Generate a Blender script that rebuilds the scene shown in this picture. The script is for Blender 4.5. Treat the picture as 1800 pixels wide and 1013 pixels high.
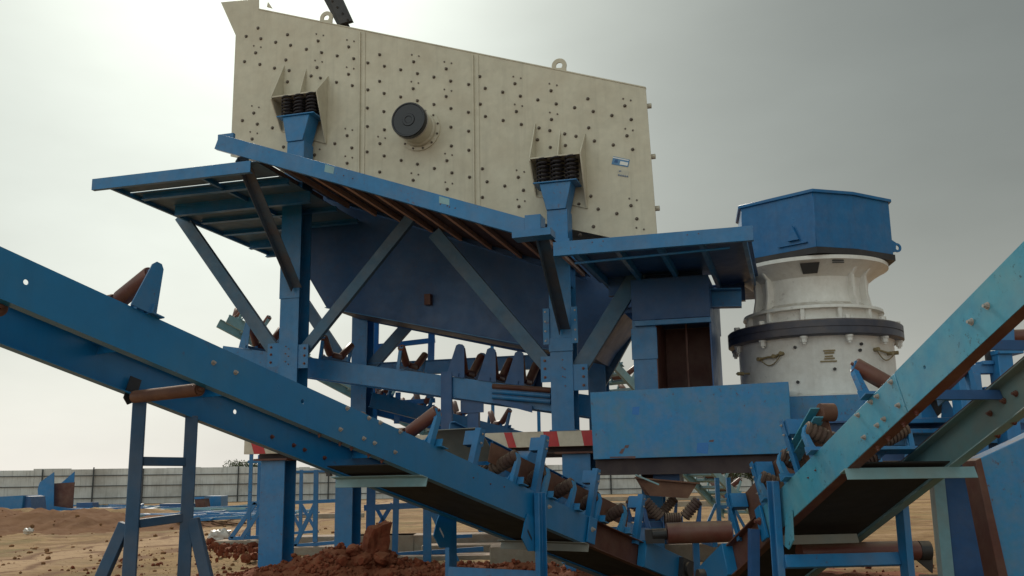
import bpy, bmesh, math, random
from mathutils import Vector, Matrix, noise
random.seed(7)
V = Vector
R_ = math.radians
sc = bpy.context.scene
col = sc.collection
for o in list(bpy.data.objects): bpy.data.objects.remove(o)

# ------------------------------------------------------------------ camera
FPX, PITCH, ROLL, EYE = 1700.0, math.atan(0.2), 0.015, V((0, 0, 1.5))
_R0, _U0, _F = V((1, 0, 0)), V((0, -math.sin(PITCH), math.cos(PITCH))), V((0, math.cos(PITCH), math.sin(PITCH)))
CR = _R0 * math.cos(ROLL) - _U0 * math.sin(ROLL)
CU = _U0 * math.cos(ROLL) + _R0 * math.sin(ROLL)
cd = bpy.data.cameras.new('camera'); cam = bpy.data.objects.new('camera', cd); col.objects.link(cam)
cam.matrix_world = Matrix.Translation(EYE) @ Matrix((CR, CU, -_F)).transposed().to_4x4()
cd.sensor_width = 36.0; cd.lens = 36.0 * FPX / 1800.0; cd.clip_start = 0.1; cd.clip_end = 5000
sc.camera = cam
sc.view_settings.view_transform = 'Standard'; sc.view_settings.look = 'None'
sc.view_settings.exposure = 0.0; sc.view_settings.gamma = 1.0

# ------------------------------------------------------------------ sky and sun (hazy overcast, brightest behind the machine)
SUN_EL, SUN_AZ = R_(40), R_(-17)          # azimuth measured from +Y towards +X
sund = V((math.sin(SUN_AZ) * math.cos(SUN_EL), math.cos(SUN_AZ) * math.cos(SUN_EL), math.sin(SUN_EL)))
w = bpy.data.worlds.new('World'); sc.world = w; w.use_nodes = True
nt = w.node_tree; N = nt.nodes; L = nt.links; N.clear()
def nd(t, **k):
    n = N.new(t)
    for a, b in k.items(): setattr(n, a, b)
    return n
def wmath(op, a, b=None, c=None, clamp=False):
    n = nd('ShaderNodeMath', operation=op); n.use_clamp = clamp
    for i, x in enumerate((a, b, c)):
        if x is None: continue
        if isinstance(x, (int, float)): n.inputs[i].default_value = x
        else: L.new(x, n.inputs[i])
    return n.outputs[0]
tc = nd('ShaderNodeTexCoord')
def wdot(vec):
    n = nd('ShaderNodeVectorMath', operation='DOT_PRODUCT'); L.new(tc.outputs['Generated'], n.inputs[0]); n.inputs[1].default_value = vec
    return n.outputs['Value']
glowd = V((-0.20, 0.87, 0.45)).normalized()
g = wmath('MAXIMUM', wdot(glowd), 0.0)
g1 = wmath('POWER', g, 26.0); g2 = wmath('POWER', g, 3.0); g3 = wmath('POWER', wmath('MAXIMUM', wdot(V((-0.55, 0.80, 0.18)).normalized()), 0.0), 5.0)
sep = nd('ShaderNodeSeparateXYZ'); L.new(tc.outputs['Generated'], sep.inputs[0])
zz = wmath('ABSOLUTE', sep.outputs[2])
hz = wmath('POWER', wmath('SUBTRACT', 1.0, zz), 6.0)
no = nd('ShaderNodeTexNoise'); no.inputs['Scale'].default_value = 2.2; no.inputs['Detail'].default_value = 6
mp = nd('ShaderNodeMapping'); mp.inputs['Scale'].default_value = (1, 1, 2.6); L.new(tc.outputs['Generated'], mp.inputs[0]); L.new(mp.outputs[0], no.inputs['Vector'])
cl = wmath('MULTIPLY_ADD', no.outputs['Fac'], 0.62, 0.69)
lum = wmath('ADD', wmath('ADD', wmath('MULTIPLY', g1, 0.56), wmath('MULTIPLY', g3, 0.36)), 0.195)
back = wmath('POWER', wmath('MAXIMUM', wdot(V((-0.45, -0.80, 0.40)).normalized()), 0.0), 1.5)  # sky glow added behind the camera as fill for the front faces
hzl = wmath('MULTIPLY', hz, wmath('MULTIPLY_ADD', g2, 0.10, 0.33))
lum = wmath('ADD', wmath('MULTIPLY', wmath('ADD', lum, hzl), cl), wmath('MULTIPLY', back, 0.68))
mixc = nd('ShaderNodeMix', data_type='RGBA'); mixc.inputs['A'].default_value = (0.89, 1.0, 0.94, 1); mixc.inputs['B'].default_value = (1.0, 0.95, 0.865, 1)
L.new(hz, mixc.inputs['Factor'])
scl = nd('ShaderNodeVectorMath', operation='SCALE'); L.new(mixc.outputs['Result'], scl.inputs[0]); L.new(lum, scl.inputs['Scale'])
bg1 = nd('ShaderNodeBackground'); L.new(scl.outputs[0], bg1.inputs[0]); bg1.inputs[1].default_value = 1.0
sky = nd('ShaderNodeTexSky'); sky.sky_type = 'NISHITA'; sky.sun_disc = False
sky.sun_elevation = SUN_EL; sky.sun_rotation = SUN_AZ; sky.dust_density = 6.0; sky.air_density = 1.5
bg2 = nd('ShaderNodeBackground'); L.new(sky.outputs[0], bg2.inputs[0]); bg2.inputs[1].default_value = 0.006
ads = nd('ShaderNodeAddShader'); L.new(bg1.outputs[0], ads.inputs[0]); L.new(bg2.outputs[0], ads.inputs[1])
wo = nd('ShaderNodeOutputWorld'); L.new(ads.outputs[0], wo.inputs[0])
sd = bpy.data.lights.new('sun', 'SUN'); sd.energy = 3.0; sd.angle = R_(10); sd.color = (1, 0.93, 0.82)
so = bpy.data.objects.new('sun', sd); col.objects.link(so); so.location = (-5, 20, 30)
so.rotation_euler = sund.to_track_quat('Z', 'Y').to_euler()

# ------------------------------------------------------------------ pixel rays and local frames
def ray(px, py):
    return (_F + CR * ((px - 900) / FPX) + CU * ((506.5 - py) / FPX)).normalized()
class Frame:
    def __init__(s, o, x, y, z):
        s.M = Matrix.Translation(o) @ Matrix((x, y, z)).transposed().to_4x4(); s.I = s.M.inverted()
    def _hit(s, px, py, k, val):
        o = s.I @ EYE; d = (s.I.to_3x3()) @ ray(px, py); t = (val - o[k]) / d[k]; return o + d * t
    def X(s, px, py, v): return s._hit(px, py, 0, v)
    def Y(s, px, py, v): return s._hit(px, py, 1, v)
    def Z(s, px, py, v): return s._hit(px, py, 2, v)
W = Frame(V((0, 0, 0)), V((1, 0, 0)), V((0, 1, 0)), V((0, 0, 1)))
TH = R_(16)
S = Frame(V((-4.1, 17, 0)), V((math.cos(TH), -math.sin(TH), 0)), V((math.sin(TH), math.cos(TH), 0)), V((0, 0, 1)))
def conv_frame(o, d, n, pa, pb):
    """frame whose x axis runs along the conveyor's near top edge (through two photo points), y across, z up"""
    T = Frame(o, d, n, V((0, 0, 1))); a = T.M @ T.Y(*pa, 0); b = T.M @ T.Y(*pb, 0)
    x = (b - a).normalized(); z = x.cross(n).normalized()
    return Frame(a, x, n, z)

# ------------------------------------------------------------------ materials
MATS = {}
def mat(name, c1, c2=None, rough=0.5, metal=0.0, nscale=1.2, dust=None, dusta=0.3, rust=0.0, bump=0.0, bscale=30, streak=0.0, spec=0.5, rscale=9.0, rustc=(0.10, 0.035, 0.018)):
    m = bpy.data.materials.new(name); m.use_nodes = True; t = m.node_tree; n = t.nodes; l = t.links
    b = n['Principled BSDF']; b.inputs['Roughness'].default_value = rough; b.inputs['Metallic'].default_value = metal; b.inputs['Specular IOR Level'].default_value = spec
    geo = n.new('ShaderNodeNewGeometry'); P = geo.outputs['Position']
    def ns(scale, det=4, vec=P, rg=0.6):
        x = n.new('ShaderNodeTexNoise'); x.inputs['Scale'].default_value = scale; x.inputs['Detail'].default_value = det; x.inputs['Roughness'].default_value = rg; l.new(vec, x.inputs['Vector']); return x.outputs['Fac']
    def ramp(fac, a, bb):
        r = n.new('ShaderNodeMapRange'); r.inputs[1].default_value = a; r.inputs[2].default_value = bb; l.new(fac, r.inputs[0]); return r.outputs[0]
    def mul(a, k):
        q = n.new('ShaderNodeMath'); q.operation = 'MULTIPLY'; l.new(a, q.inputs[0])
        if isinstance(k, float): q.inputs[1].default_value = k
        else: l.new(k, q.inputs[1])
        return q.outputs[0]
    def mix(f, a, bb):
        x = n.new('ShaderNodeMix'); x.data_type = 'RGBA'; l.new(f, x.inputs['Factor'])
        for s_, q in (('A', a), ('B', bb)):
            if isinstance(q, tuple): x.inputs[s_].default_value = (*q, 1)
            else: l.new(q, x.inputs[s_])
        return x.outputs['Result']
    c2 = c2 or tuple(x * 0.75 for x in c1)
    cc = mix(ramp(ns(nscale), 0.3, 0.7), c1, c2)
    cc = mix(mul(ramp(ns(nscale * 9, 6), 0.35, 0.75), 0.35), cc, tuple(min(1, x * 1.35) for x in c1))
    if streak:
        mpn = n.new('ShaderNodeMapping'); mpn.inputs['Scale'].default_value = (9, 9, 0.5); l.new(P, mpn.inputs[0])
        cc = mix(mul(ramp(ns(1.0, 5, mpn.outputs[0]), 0.52, 0.75), streak), cc, tuple(x * 0.45 for x in c1))
    if dust:
        cc = mix(mul(ramp(ns(nscale * 2.3, 8), 0.42, 0.72), dusta), cc, dust)
        sn = n.new('ShaderNodeSeparateXYZ'); l.new(geo.outputs['Normal'], sn.inputs[0])
        cc = mix(mul(mul(ramp(sn.outputs[2], 0.45, 0.9), ramp(ns(nscale * 5, 6), 0.25, 0.6)), 0.7), cc, dust)
    if rust:
        a = ramp(ns(rscale, 8, P, 0.75), 0.585, 0.64); bq = ramp(ns(rscale * 0.12, 2), 0.45, 0.62)
        cc = mix(mul(mul(a, bq), rust), cc, rustc)
    l.new(cc, b.inputs['Base Color'])
    rr = ramp(ns(nscale * 4, 5), 0.2, 0.8)
    q = n.new('ShaderNodeMath'); q.operation = 'MULTIPLY_ADD'; l.new(rr, q.inputs[0]); q.inputs[1].default_value = 0.22; q.inputs[2].default_value = max(0.05, rough - 0.1); l.new(q.outputs[0], b.inputs['Roughness'])
    if bump:
        bp = n.new('ShaderNodeBump'); bp.inputs['Strength'].default_value = bump; bp.inputs['Distance'].default_value = 0.02; l.new(ns(bscale, 6), bp.inputs['Height']); l.new(bp.outputs[0], b.inputs['Normal'])
    MATS[name] = m; return m
DUST = (0.30, 0.22, 0.15)
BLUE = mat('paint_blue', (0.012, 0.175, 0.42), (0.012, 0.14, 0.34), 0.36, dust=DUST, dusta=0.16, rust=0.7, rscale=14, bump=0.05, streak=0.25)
BLUE2 = mat('paint_blue_vivid', (0.010, 0.19, 0.46), (0.04, 0.21, 0.38), 0.42, dust=DUST, dusta=0.26, rust=0.7, rscale=11, bump=0.04, streak=0.2, nscale=2.2)
UNDERSHADE = mat('underside_shade', (0.035, 0.018, 0.022), (0.022, 0.014, 0.022), 0.6, dust=DUST, dusta=0.1)  # near-black maroon: shade and red ground bounce put into the underside colour
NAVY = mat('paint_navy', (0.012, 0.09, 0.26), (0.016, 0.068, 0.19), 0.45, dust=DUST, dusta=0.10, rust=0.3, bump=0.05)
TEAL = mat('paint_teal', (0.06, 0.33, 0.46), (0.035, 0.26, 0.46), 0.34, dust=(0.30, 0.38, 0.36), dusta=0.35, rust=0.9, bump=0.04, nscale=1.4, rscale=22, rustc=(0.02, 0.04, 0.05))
DBLUE = mat('paint_deep_blue', (0.004, 0.15, 0.38), (0.008, 0.185, 0.42), 0.34, dust=(0.12, 0.2, 0.22), dusta=0.2, rust=0.4, bump=0.05, streak=0.15, nscale=0.9)
PRIMER = mat('red_primer', (0.11, 0.035, 0.022), (0.07, 0.022, 0.018), 0.6, dust=DUST, dusta=0.2, bump=0.1)
RUST = mat('rusty_steel', (0.14, 0.06, 0.035), (0.085, 0.035, 0.025), 0.65, dust=(0.30, 0.16, 0.09), dusta=0.4, bump=0.15)
ROLLER = mat('roller_primer', (0.15, 0.04, 0.03), (0.095, 0.03, 0.025), 0.42, dust=DUST, dusta=0.3, bump=0.03)
RUBBER = mat('rubber_ring', (0.09, 0.045, 0.035), (0.05, 0.03, 0.028), 0.75, dust=DUST, dusta=0.45, bump=0.1)
CREAM = mat('cream_paint', (0.58, 0.54, 0.43), (0.51, 0.475, 0.375), 0.45, dust=(0.42, 0.34, 0.24), dusta=0.35, bump=0.04, streak=0.22, nscale=0.7)
WHITE = mat('white_paint', (0.76, 0.76, 0.73), (0.70, 0.69, 0.66), 0.42, dust=(0.36, 0.28, 0.20), dusta=0.22, bump=0.10, streak=0.15, rust=0.25)
HOOD = mat('hood_blue', (0.004, 0.14, 0.36), (0.004, 0.105, 0.29), 0.35, bump=0.04, streak=0.35, dust=DUST, dusta=0.1, nscale=1.8)
BLACK = mat('black_gloss', (0.018, 0.018, 0.025), (0.012, 0.012, 0.018), 0.16, bump=0.0)
DARK = mat('dark_steel', (0.025, 0.024, 0.028), (0.015, 0.015, 0.018), 0.5, dust=DUST, dusta=0.08)
RING = mat('ring_slate', (0.04, 0.045, 0.075), (0.03, 0.035, 0.055), 0.4, dust=DUST, dusta=0.2)
BOLT = mat('bolt_steel', (0.46, 0.43, 0.40), (0.30, 0.24, 0.21), 0.4, metal=0.3, nscale=20)
HUCK = mat('lock_bolt_steel', (0.13, 0.10, 0.075), (0.07, 0.055, 0.045), 0.5, nscale=20)
SPRING = mat('spring_steel', (0.02, 0.017, 0.022), (0.028, 0.022, 0.028), 0.5)
RED = mat('stripe_red', (0.50, 0.025, 0.035), (0.40, 0.02, 0.03), 0.5, dust=DUST, dusta=0.2)
OFFW = mat('stripe_white', (0.62, 0.57, 0.47), (0.52, 0.46, 0.37), 0.5, dust=DUST, dusta=0.35)
CONC = mat('concrete', (0.36, 0.32, 0.26), (0.28, 0.24, 0.19), 0.85, bump=0.25, dust=(0.25, 0.14, 0.08), dusta=0.5)
SHEET = mat('fence_sheet', (0.60, 0.63, 0.64), (0.70, 0.69, 0.66), 0.5, dust=(0.16, 0.13, 0.10), dusta=0.5, streak=0.6, nscale=0.15)
POST = mat('fence_post_steel', (0.05, 0.055, 0.06), None, 0.6)
GREY = mat('grey_plate', (0.22, 0.23, 0.21), (0.17, 0.18, 0.17), 0.55, dust=DUST, dusta=0.4, bump=0.1)
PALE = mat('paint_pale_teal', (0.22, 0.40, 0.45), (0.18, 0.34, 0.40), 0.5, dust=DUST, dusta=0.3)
ROCK = mat('red_clay', (0.19, 0.048, 0.024), (0.10, 0.028, 0.017), 0.9, spec=0.12, bump=0.6, nscale=3, bscale=14, dust=(0.26, 0.11, 0.06), dusta=0.45)
BAG = mat('thin_plastic', (0.55, 0.50, 0.45), None, 0.35)
LEAF = mat('leaf_green', (0.05, 0.075, 0.03), (0.08, 0.10, 0.04), 0.7)
BARK = mat('bark', (0.08, 0.06, 0.045), None, 0.9)
LBLUE = mat('label_blue', (0.08, 0.22, 0.42), None, 0.4)
LWHITE = mat('label_white', (0.75, 0.75, 0.72), (0.7, 0.7, 0.7), 0.4)
GOLD = mat('emblem_gold', (0.26, 0.20, 0.10), None, 0.5)

# ------------------------------------------------------------------ mesh builder
class MB:
    def __init__(s): s.v = []; s.f = []
    def add(s, vs, fs):
        b = len(s.v); s.v += [V(x) for x in vs]; s.f += [[i + b for i in f] for f in fs]; return s
    def box(s, x0, x1, y0, y1, z0, z1):
        vs = [(x, y, z) for x in (x0, x1) for y in (y0, y1) for z in (z0, z1)]
        return s.add(vs, [(0, 1, 3, 2), (4, 6, 7, 5), (0, 4, 5, 1), (2, 3, 7, 6), (0, 2, 6, 4), (1, 5, 7, 3)])
    def prism(s, pts, vec):
        n = len(pts); vec = V(vec); a = [V(p) for p in pts]
        return s.add(a + [p + vec for p in a], [tuple(range(n))[::-1], tuple(range(n, 2 * n))] + [(i, (i + 1) % n, n + (i + 1) % n, n + i) for i in range(n)])
    def ext(s, prof, p0, p1, up=(0, 0, 1)):
        p0, p1, up = V(p0), V(p1), V(up); d = (p1 - p0).normalized(); sd_ = d.cross(up).normalized(); u = sd_.cross(d)
        return s.prism([p0 + sd_ * a + u * b for a, b in prof], p1 - p0)
    def beam(s, p0, p1, w_, h_, up=(0, 0, 1)):
        return s.ext([(-w_ / 2, -h_ / 2), (w_ / 2, -h_ / 2), (w_ / 2, h_ / 2), (-w_ / 2, h_ / 2)], p0, p1, up)
    def tube(s, p0, p1, r0, r1=None, n=16, caps=True):
        p0, p1 = V(p0), V(p1); r1 = r0 if r1 is None else r1; d = (p1 - p0).normalized()
        a = d.orthogonal().normalized(); b = d.cross(a)
        vs = [p + (a * math.cos(2 * math.pi * i / n) + b * math.sin(2 * math.pi * i / n)) * r for p, r in ((p0, r0), (p1, r1)) for i in range(n)]
        fs = [(i, (i + 1) % n, n + (i + 1) % n, n + i) for i in range(n)]
        if caps: fs += [tuple(range(n))[::-1], tuple(range(n, 2 * n))]
        return s.add(vs, fs)
    def lathe(s, prof, c, ax=(0, 0, 1), n=64):
        c, ax = V(c), V(ax).normalized(); a = ax.orthogonal().normalized(); b = ax.cross(a); m = len(prof)
        vs = [c + ax * z + (a * math.cos(2 * math.pi * i / n) + b * math.sin(2 * math.pi * i / n)) * max(r, 1e-4) for i in range(n) for r, z in prof]
        fs = [(i * m + j, ((i + 1) % n) * m + j, ((i + 1) % n) * m + j + 1, i * m + j + 1) for i in range(n) for j in range(m - 1)]
        return s.add(vs, fs)
    def path(s, pts, r, n=8):
        for a, b in zip(pts[:-1], pts[1:]): s.tube(a, b, r, n=n)
        return s
    def helix(s, c, r, h, turns, wr, n=14, k=6):
        pts = []
        tot = int(turns * n)
        rings = []
        for i in range(tot + 1):
            a = 2 * math.pi * i / n; p = V(c) + V((math.cos(a) * r, math.sin(a) * r, h * i / tot))
            o = V((math.cos(a), math.sin(a), 0)); rings.append([p + (o * math.cos(2 * math.pi * j / k) + V((0, 0, 1)) * math.sin(2 * math.pi * j / k)) * wr for j in range(k)])
        vs = [q for rr in rings for q in rr]
        fs = [(i * k + j, i * k + (j + 1) % k, (i + 1) * k + (j + 1) % k, (i + 1) * k + j) for i in range(tot) for j in range(k)]
        return s.add(vs, fs)
    def ring_plate(s, c, nrm, up, R, r, t, wbase, hbase, n=20):
        """lifting eye: rounded plate with a hole on a straight base"""
        nrm, up = V(nrm).normalized(), V(up).normalized(); sd_ = up.cross(nrm); c = V(c)
        outer = []; inner = []
        for i in range(n + 1):
            a = -0.25 + (math.pi + 0.5) * i / n; outer.append((R * math.cos(a), R * math.sin(a))); inner.append((r * math.cos(a), r * math.sin(a)))
        outer = [(wbase / 2, -hbase)] + outer + [(-wbase / 2, -hbase)]
        inner = [(r * 0.75, -r * 0.75)] + inner + [(-r * 0.75, -r * 0.75)]
        m = len(outer); vs = []
        for q in (-t / 2, t / 2):
            for o in (outer, inner): vs += [c + sd_ * a + up * b + nrm * q for a, b in o]
        fs = []
        for i in range(m):
            j = (i + 1) % m
            fs += [(i, j, m + j, m + i), (2 * m + j, 2 * m + i, 3 * m + i, 3 * m + j), (j, i, 2 * m + i, 2 * m + j), (m + i, m + j, 3 * m + j, 3 * m + i)]
        return s.add(vs, fs)
    def mesh(s, name):
        me = bpy.data.meshes.new(name); me.from_pydata([tuple(x) for x in s.v], [], [tuple(f) for f in s.f]); me.validate()
        bm = bmesh.new(); bm.from_mesh(me); bmesh.ops.recalc_face_normals(bm, faces=bm.faces); bm.to_mesh(me); bm.free()
        for p in me.polygons: p.use_smooth = True
        me.set_sharp_from_angle(angle=R_(34)); return me

OFF = {}
def setp(o, label=None, cat=None, group=None, kind=None):
    for k, x in (('label', label), ('category', cat), ('group', group), ('kind', kind)):
        if x: o[k] = x
    return o
def thing(name, label, cat, fr=W, base=(0, 0, 0), group=None):
    o = bpy.data.objects.new(name, None); col.objects.link(o); o.matrix_world = fr.M @ Matrix.Translation(V(base)); o.empty_display_size = 0.3
    OFF[o] = V(base); return setp(o, label, cat, group)
def part(name, mb, m, parent=None, label=None, bevel=0.0, ml=None):
    me = mb.mesh(name) if isinstance(mb, MB) else mb
    if not me.materials: me.materials.append(m)
    o = bpy.data.objects.new(name, me); col.objects.link(o)
    if parent:
        o.parent = parent; off = Matrix.Translation(-OFF.get(parent, V((0, 0, 0))))
        o.matrix_local = off @ (ml or Matrix.Identity(4))
    elif ml: o.matrix_world = ml
    if label: o['label'] = label
    if bevel:
        b = o.modifiers.new('bevel', 'BEVEL'); b.width = bevel; b.segments = 1; b.limit_method = 'ANGLE'; b.angle_limit = R_(50)
    return o
def align(p, nrm, scale=1.0):
    return Matrix.Translation(V(p)) @ V(nrm).to_track_quat('Z', 'Y').to_matrix().to_4x4() @ Matrix.Rotation(random.random() * 3, 4, 'Z') @ Matrix.Scale(scale, 4)
_b = MB().tube((0, 0, 0), (0, 0, 0.003), 0.020, n=14).tube((0, 0, 0.003), (0, 0, 0.015), 0.015, n=6).tube((0, 0, 0.015), (0, 0, 0.028), 0.009, n=8)
BOLTME = _b.mesh('bolt'); BOLTME.materials.append(BOLT)
RBOLTME = _b.mesh('bolt_primed'); RBOLTME.materials.append(ROLLER)
HUCKME = MB().tube((0, 0, 0), (0, 0, 0.006), 0.031, n=12).tube((0, 0, 0.006), (0, 0, 0.045), 0.020, 0.016, n=12).mesh('lock_bolt'); HUCKME.materials.append(HUCK)
def bolts(parent, pts, nrm, me=None, sc_=1.0, name='bolt'):
    for p in pts: part(name, me or BOLTME, BOLT, parent, ml=align(p, nrm, sc_))
# profiles, a>0 is towards the viewer (local -y) for members running along +x
def pc(h, b, t, sgn=-1): # channel hanging down from its top line, web at a=0
    return [(0, 0), (sgn * b, 0), (sgn * b, -t), (sgn * t, -t), (sgn * t, -h + t), (sgn * b, -h + t), (sgn * b, -h), (0, -h)]
def pi_(h, b, t): return [(-b/2, 0), (b/2, 0), (b/2, -t), (t/2, -t), (t/2, -h+t), (b/2, -h+t), (b/2, -h), (-b/2, -h), (-b/2, -h+t), (-t/2, -h+t), (-t/2, -t), (-b/2, -t)]
def pl(b, t, sx=-1, sz=1): return [(0, 0), (sx * b, 0), (sx * b, sz * t), (sx * t, sz * t), (sx * t, sz * b), (0, sz * b)]

# ================================================================== GROUND
def axis(lo, hi, dense0, dense1, step, grow=1.35):
    xs = []; x = dense0
    while x <= dense1: xs.append(x); x += step
    s_ = step; x = dense0; left = []
    while x > lo: s_ *= grow; x -= s_; left.append(x)
    s_ = step; x = dense1; right = []
    while x < hi: s_ *= grow; x += s_; right.append(x)
    return left[::-1] + xs + right
def ground_h(x, y):
    n1 = noise.noise(V((x * 0.25, y * 0.25, 3))) * 0.10 + noise.noise(V((x * 1.1, y * 0.9, 1))) * 0.05 + noise.noise(V((x * 3.2, y * 3.2, 5))) * 0.025 + noise.noise(V((x * 8, y * 8, 9))) * 0.010
    k = 0.6 + 0.4 * min(1, max(0, (45 - y) / 20))
    berm = 0.0
    if 30 < y < 62: # ragged low bank of dug earth in the left distance
        f = math.exp(-((y - 47) / 6.0) ** 2) * min(1, max(0, (-11 - x) / 8.0)); berm = f * (0.45 + 0.35 * noise.noise(V((x * 0.5, y * 0.6, 2))) + 0.12 * noise.noise(V((x * 2, y * 2, 2))))
    return n1 * k + berm - 0.03
xs = axis(-900, 900, -30, 22, 0.22); ys = axis(-60, 2500, 13, 60, 0.22, 1.3)
mb = MB(); nx, ny = len(xs), len(ys)
mb.v = [V((x, y, ground_h(x, y) if y < 90 else 0.0)) for y in ys for x in xs]
mb.f = [(j * nx + i, j * nx + i + 1, (j + 1) * nx + i + 1, (j + 1) * nx + i) for j in range(ny - 1) for i in range(nx - 1)]
GM = bpy.data.materials.new('earth'); GM.use_nodes = True
t = GM.node_tree; n = t.nodes; l = t.links; b = n['Principled BSDF']; b.inputs['Roughness'].default_value = 0.95; b.inputs['Specular IOR Level'].default_value = 0.15
geo = n.new('ShaderNodeNewGeometry')
def gn(s_, d=6, sx=1, sy=1, rg=0.6):
    m_ = n.new('ShaderNodeMapping'); m_.inputs['Scale'].default_value = (sx, sy, 1); l.new(geo.outputs['Position'], m_.inputs[0])
    x = n.new('ShaderNodeTexNoise'); x.inputs['Scale'].default_value = s_; x.inputs['Detail'].default_value = d; x.inputs['Roughness'].default_value = rg; l.new(m_.outputs[0], x.inputs['Vector']); return x.outputs['Fac']
def gmix(f, a, b_, lo, hi, k=1.0):
    r = n.new('ShaderNodeMapRange'); r.inputs[1].default_value = lo; r.inputs[2].default_value = hi; r.inputs[4].default_value = k; l.new(f, r.inputs[0])
    x = n.new('ShaderNodeMix'); x.data_type = 'RGBA'; l.new(r.outputs[0], x.inputs['Factor'])
    for s_, q in (('A', a), ('B', b_)):
        if isinstance(q, tuple): x.inputs[s_].default_value = (*q, 1)
        else: l.new(q, x.inputs[s_])
    return x.outputs['Result']
c = gmix(gn(0.22), (0.33, 0.215, 0.10), (0.21, 0.125, 0.058), 0.4, 0.62)
c = gmix(gn(0.9, 8), c, (0.14, 0.06, 0.03), 0.52, 0.68, 0.8)
c = gmix(gn(0.5, 8, 0.7, 1.3), c, (0.40, 0.26, 0.15), 0.5, 0.64, 0.7)
c = gmix(gn(0.35, 5), c, (0.15, 0.125, 0.05), 0.54, 0.66, 0.6)
sx_ = n.new('ShaderNodeSeparateXYZ'); l.new(geo.outputs['Position'], sx_.inputs[0])
def gm(op, a, b_):
    q = n.new('ShaderNodeMath'); q.operation = op
    for i, x in enumerate((a, b_)):
        if isinstance(x, (int, float)): q.inputs[i].default_value = x
        else: l.new(x, q.inputs[i])
    return q.outputs[0]
trk = gm('ABSOLUTE', gm('ADD', gm('ADD', sx_.outputs[0], 10.0), gm('MULTIPLY', gm('SUBTRACT', gn(0.15, 3), 0.5), 5.0)), 0)
c = gmix(gm('ADD', trk, gm('MULTIPLY', gn(2.5, 6), 1.2)), (0.42, 0.28, 0.165), c, 0.8, 2.6)
for off__ in (0.75, 1.9):
    c = gmix(gm('ADD', gm('ABSOLUTE', gm('SUBTRACT', trk, off__), 0), gm('MULTIPLY', gn(6, 5), 0.25)), (0.20, 0.11, 0.06), c, 0.18, 0.34)
c = gmix(gn(7, 8, rg=0.75), c, (0.09, 0.04, 0.022), 0.58, 0.72, 0.75)
c = gmix(gn(3.0, 10, rg=0.8), c, (0.12, 0.06, 0.03), 0.50, 0.66, 0.6)
c = gmix(gn(22, 6, rg=0.75), c, (0.36, 0.26, 0.17), 0.62, 0.72, 0.45)
l.new(c, b.inputs['Base Color'])
bp = n.new('ShaderNodeBump'); bp.inputs['Strength'].default_value = 0.8; bp.inputs['Distance'].default_value = 0.06; l.new(gn(9, 9, rg=0.7), bp.inputs['Height']); l.new(bp.outputs[0], b.inputs['Normal'])
gnd = part('ground', mb, GM); gnd['kind'] = 'structure'

# ================================================================== VIBRATING SCREEN
PV = 0.50
Y = lambda px, py, v=PV: S.Y(px, py, v)
scr = thing('vibrating_screen', 'huge cream painted vibrating screen studded with bolts, on top of the blue steel tower', 'vibrating screen', S, Y(760, 330))
poly = [(414, 62), (388, 4), (455, -2), (455, 17), (1135, 155), (1157, 436), (405, 275)]
pts = [Y(*p) for p in poly]
sp = part('side_plate', MB().prism(pts, (0, 0.02, 0)), CREAM, scr, bevel=0.004)
part('side_plate', MB().prism([p + V((-0.4 if i in (4, 5) else 0, 1.9, -0.08 if i in (3, 4) else 0)) for i, p in enumerate(pts)], (0, 0.02, 0)), CREAM, scr)
mb = MB() # top edge stiffener, end flanges
a, b2 = Y(455, 17), Y(1135, 155); mb.ext([(0, 0), (0.0, -0.02), (-0.10, -0.02), (-0.10, 0)], a + V((0, -0.01, 0.02)), b2 + V((0, -0.01, 0.02)))
part('edge_flange', mb, CREAM, scr)
for q in ((634, 58, 632, 345), (832, 98, 835, 385)):
    mb = MB(); a, b2 = Y(q[0], q[1]), Y(q[2], q[3]); mb.prism([a + V((-0.012, 0, 0)), a + V((0.012, 0, 0)), b2 + V((0.012, 0, 0)), b2 + V((-0.012, 0, 0))], (0, -0.05, 0))
    mb.prism([a + V((0.012, -0.002, 0)), a + V((0.10, -0.002, -0.01)), b2 + V((0.10, -0.002, -0.01)), b2 + V((0.012, -0.002, 0))], (0, -0.012, 0))
    part('splice_rib', mb, CREAM, scr)
# discharge end plate, feed end and inner decks
e0, e1 = Y(1135, 160), Y(1157, 436)
mb = MB().prism([e0 + V((-0.03, 0.02, -0.05)), e0 + V((-.42, 1.85, -0.05)), e1 + V((-.33, 1.85, 0)), e1 + V((-0.03, 0.02, 0))], (0.03, 0, 0))
ep = part('end_plate', mb, RUST, scr)
mb = MB()
for k in range(3):
    z = e0.z + (e1.z - e0.z) * (0.12 + 0.33 * k); x = e0.x + (e1.x - e0.x) * (0.12 + 0.33 * k)
    mb.tube((x - 0.02, 0.62, z + 0.1), (x + 0.06, 0.62, z + 0.1), 0.045, n=10)
part('end_stiffener', mb, CREAM, scr)
f0 = Y(388, 4); f1 = Y(414, 62)
part('feed_box', MB().prism([f0 + V((0, 0.02, 0)), f1 + V((0, 0.02, 0)), f1 + V((0, 1.9, 0)), f0 + V((0, 1.9, 0))], (0.02, 0, 0)), CREAM, scr)
mb = MB()
for k, (qa, qb) in enumerate((((430, 130), (1132, 260)), ((420, 215), (1138, 343)))):
    a, b2 = Y(*qa), Y(*qb); mb.prism([a + V((0, 0.03, 0)), b2 + V((0, 0.03, 0)), b2 + V((-0.75, 1.88, 0)), a + V((0, 1.88, 0))], (0, 0, 0.06))
part('screen_deck', mb, DARK, scr)
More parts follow.
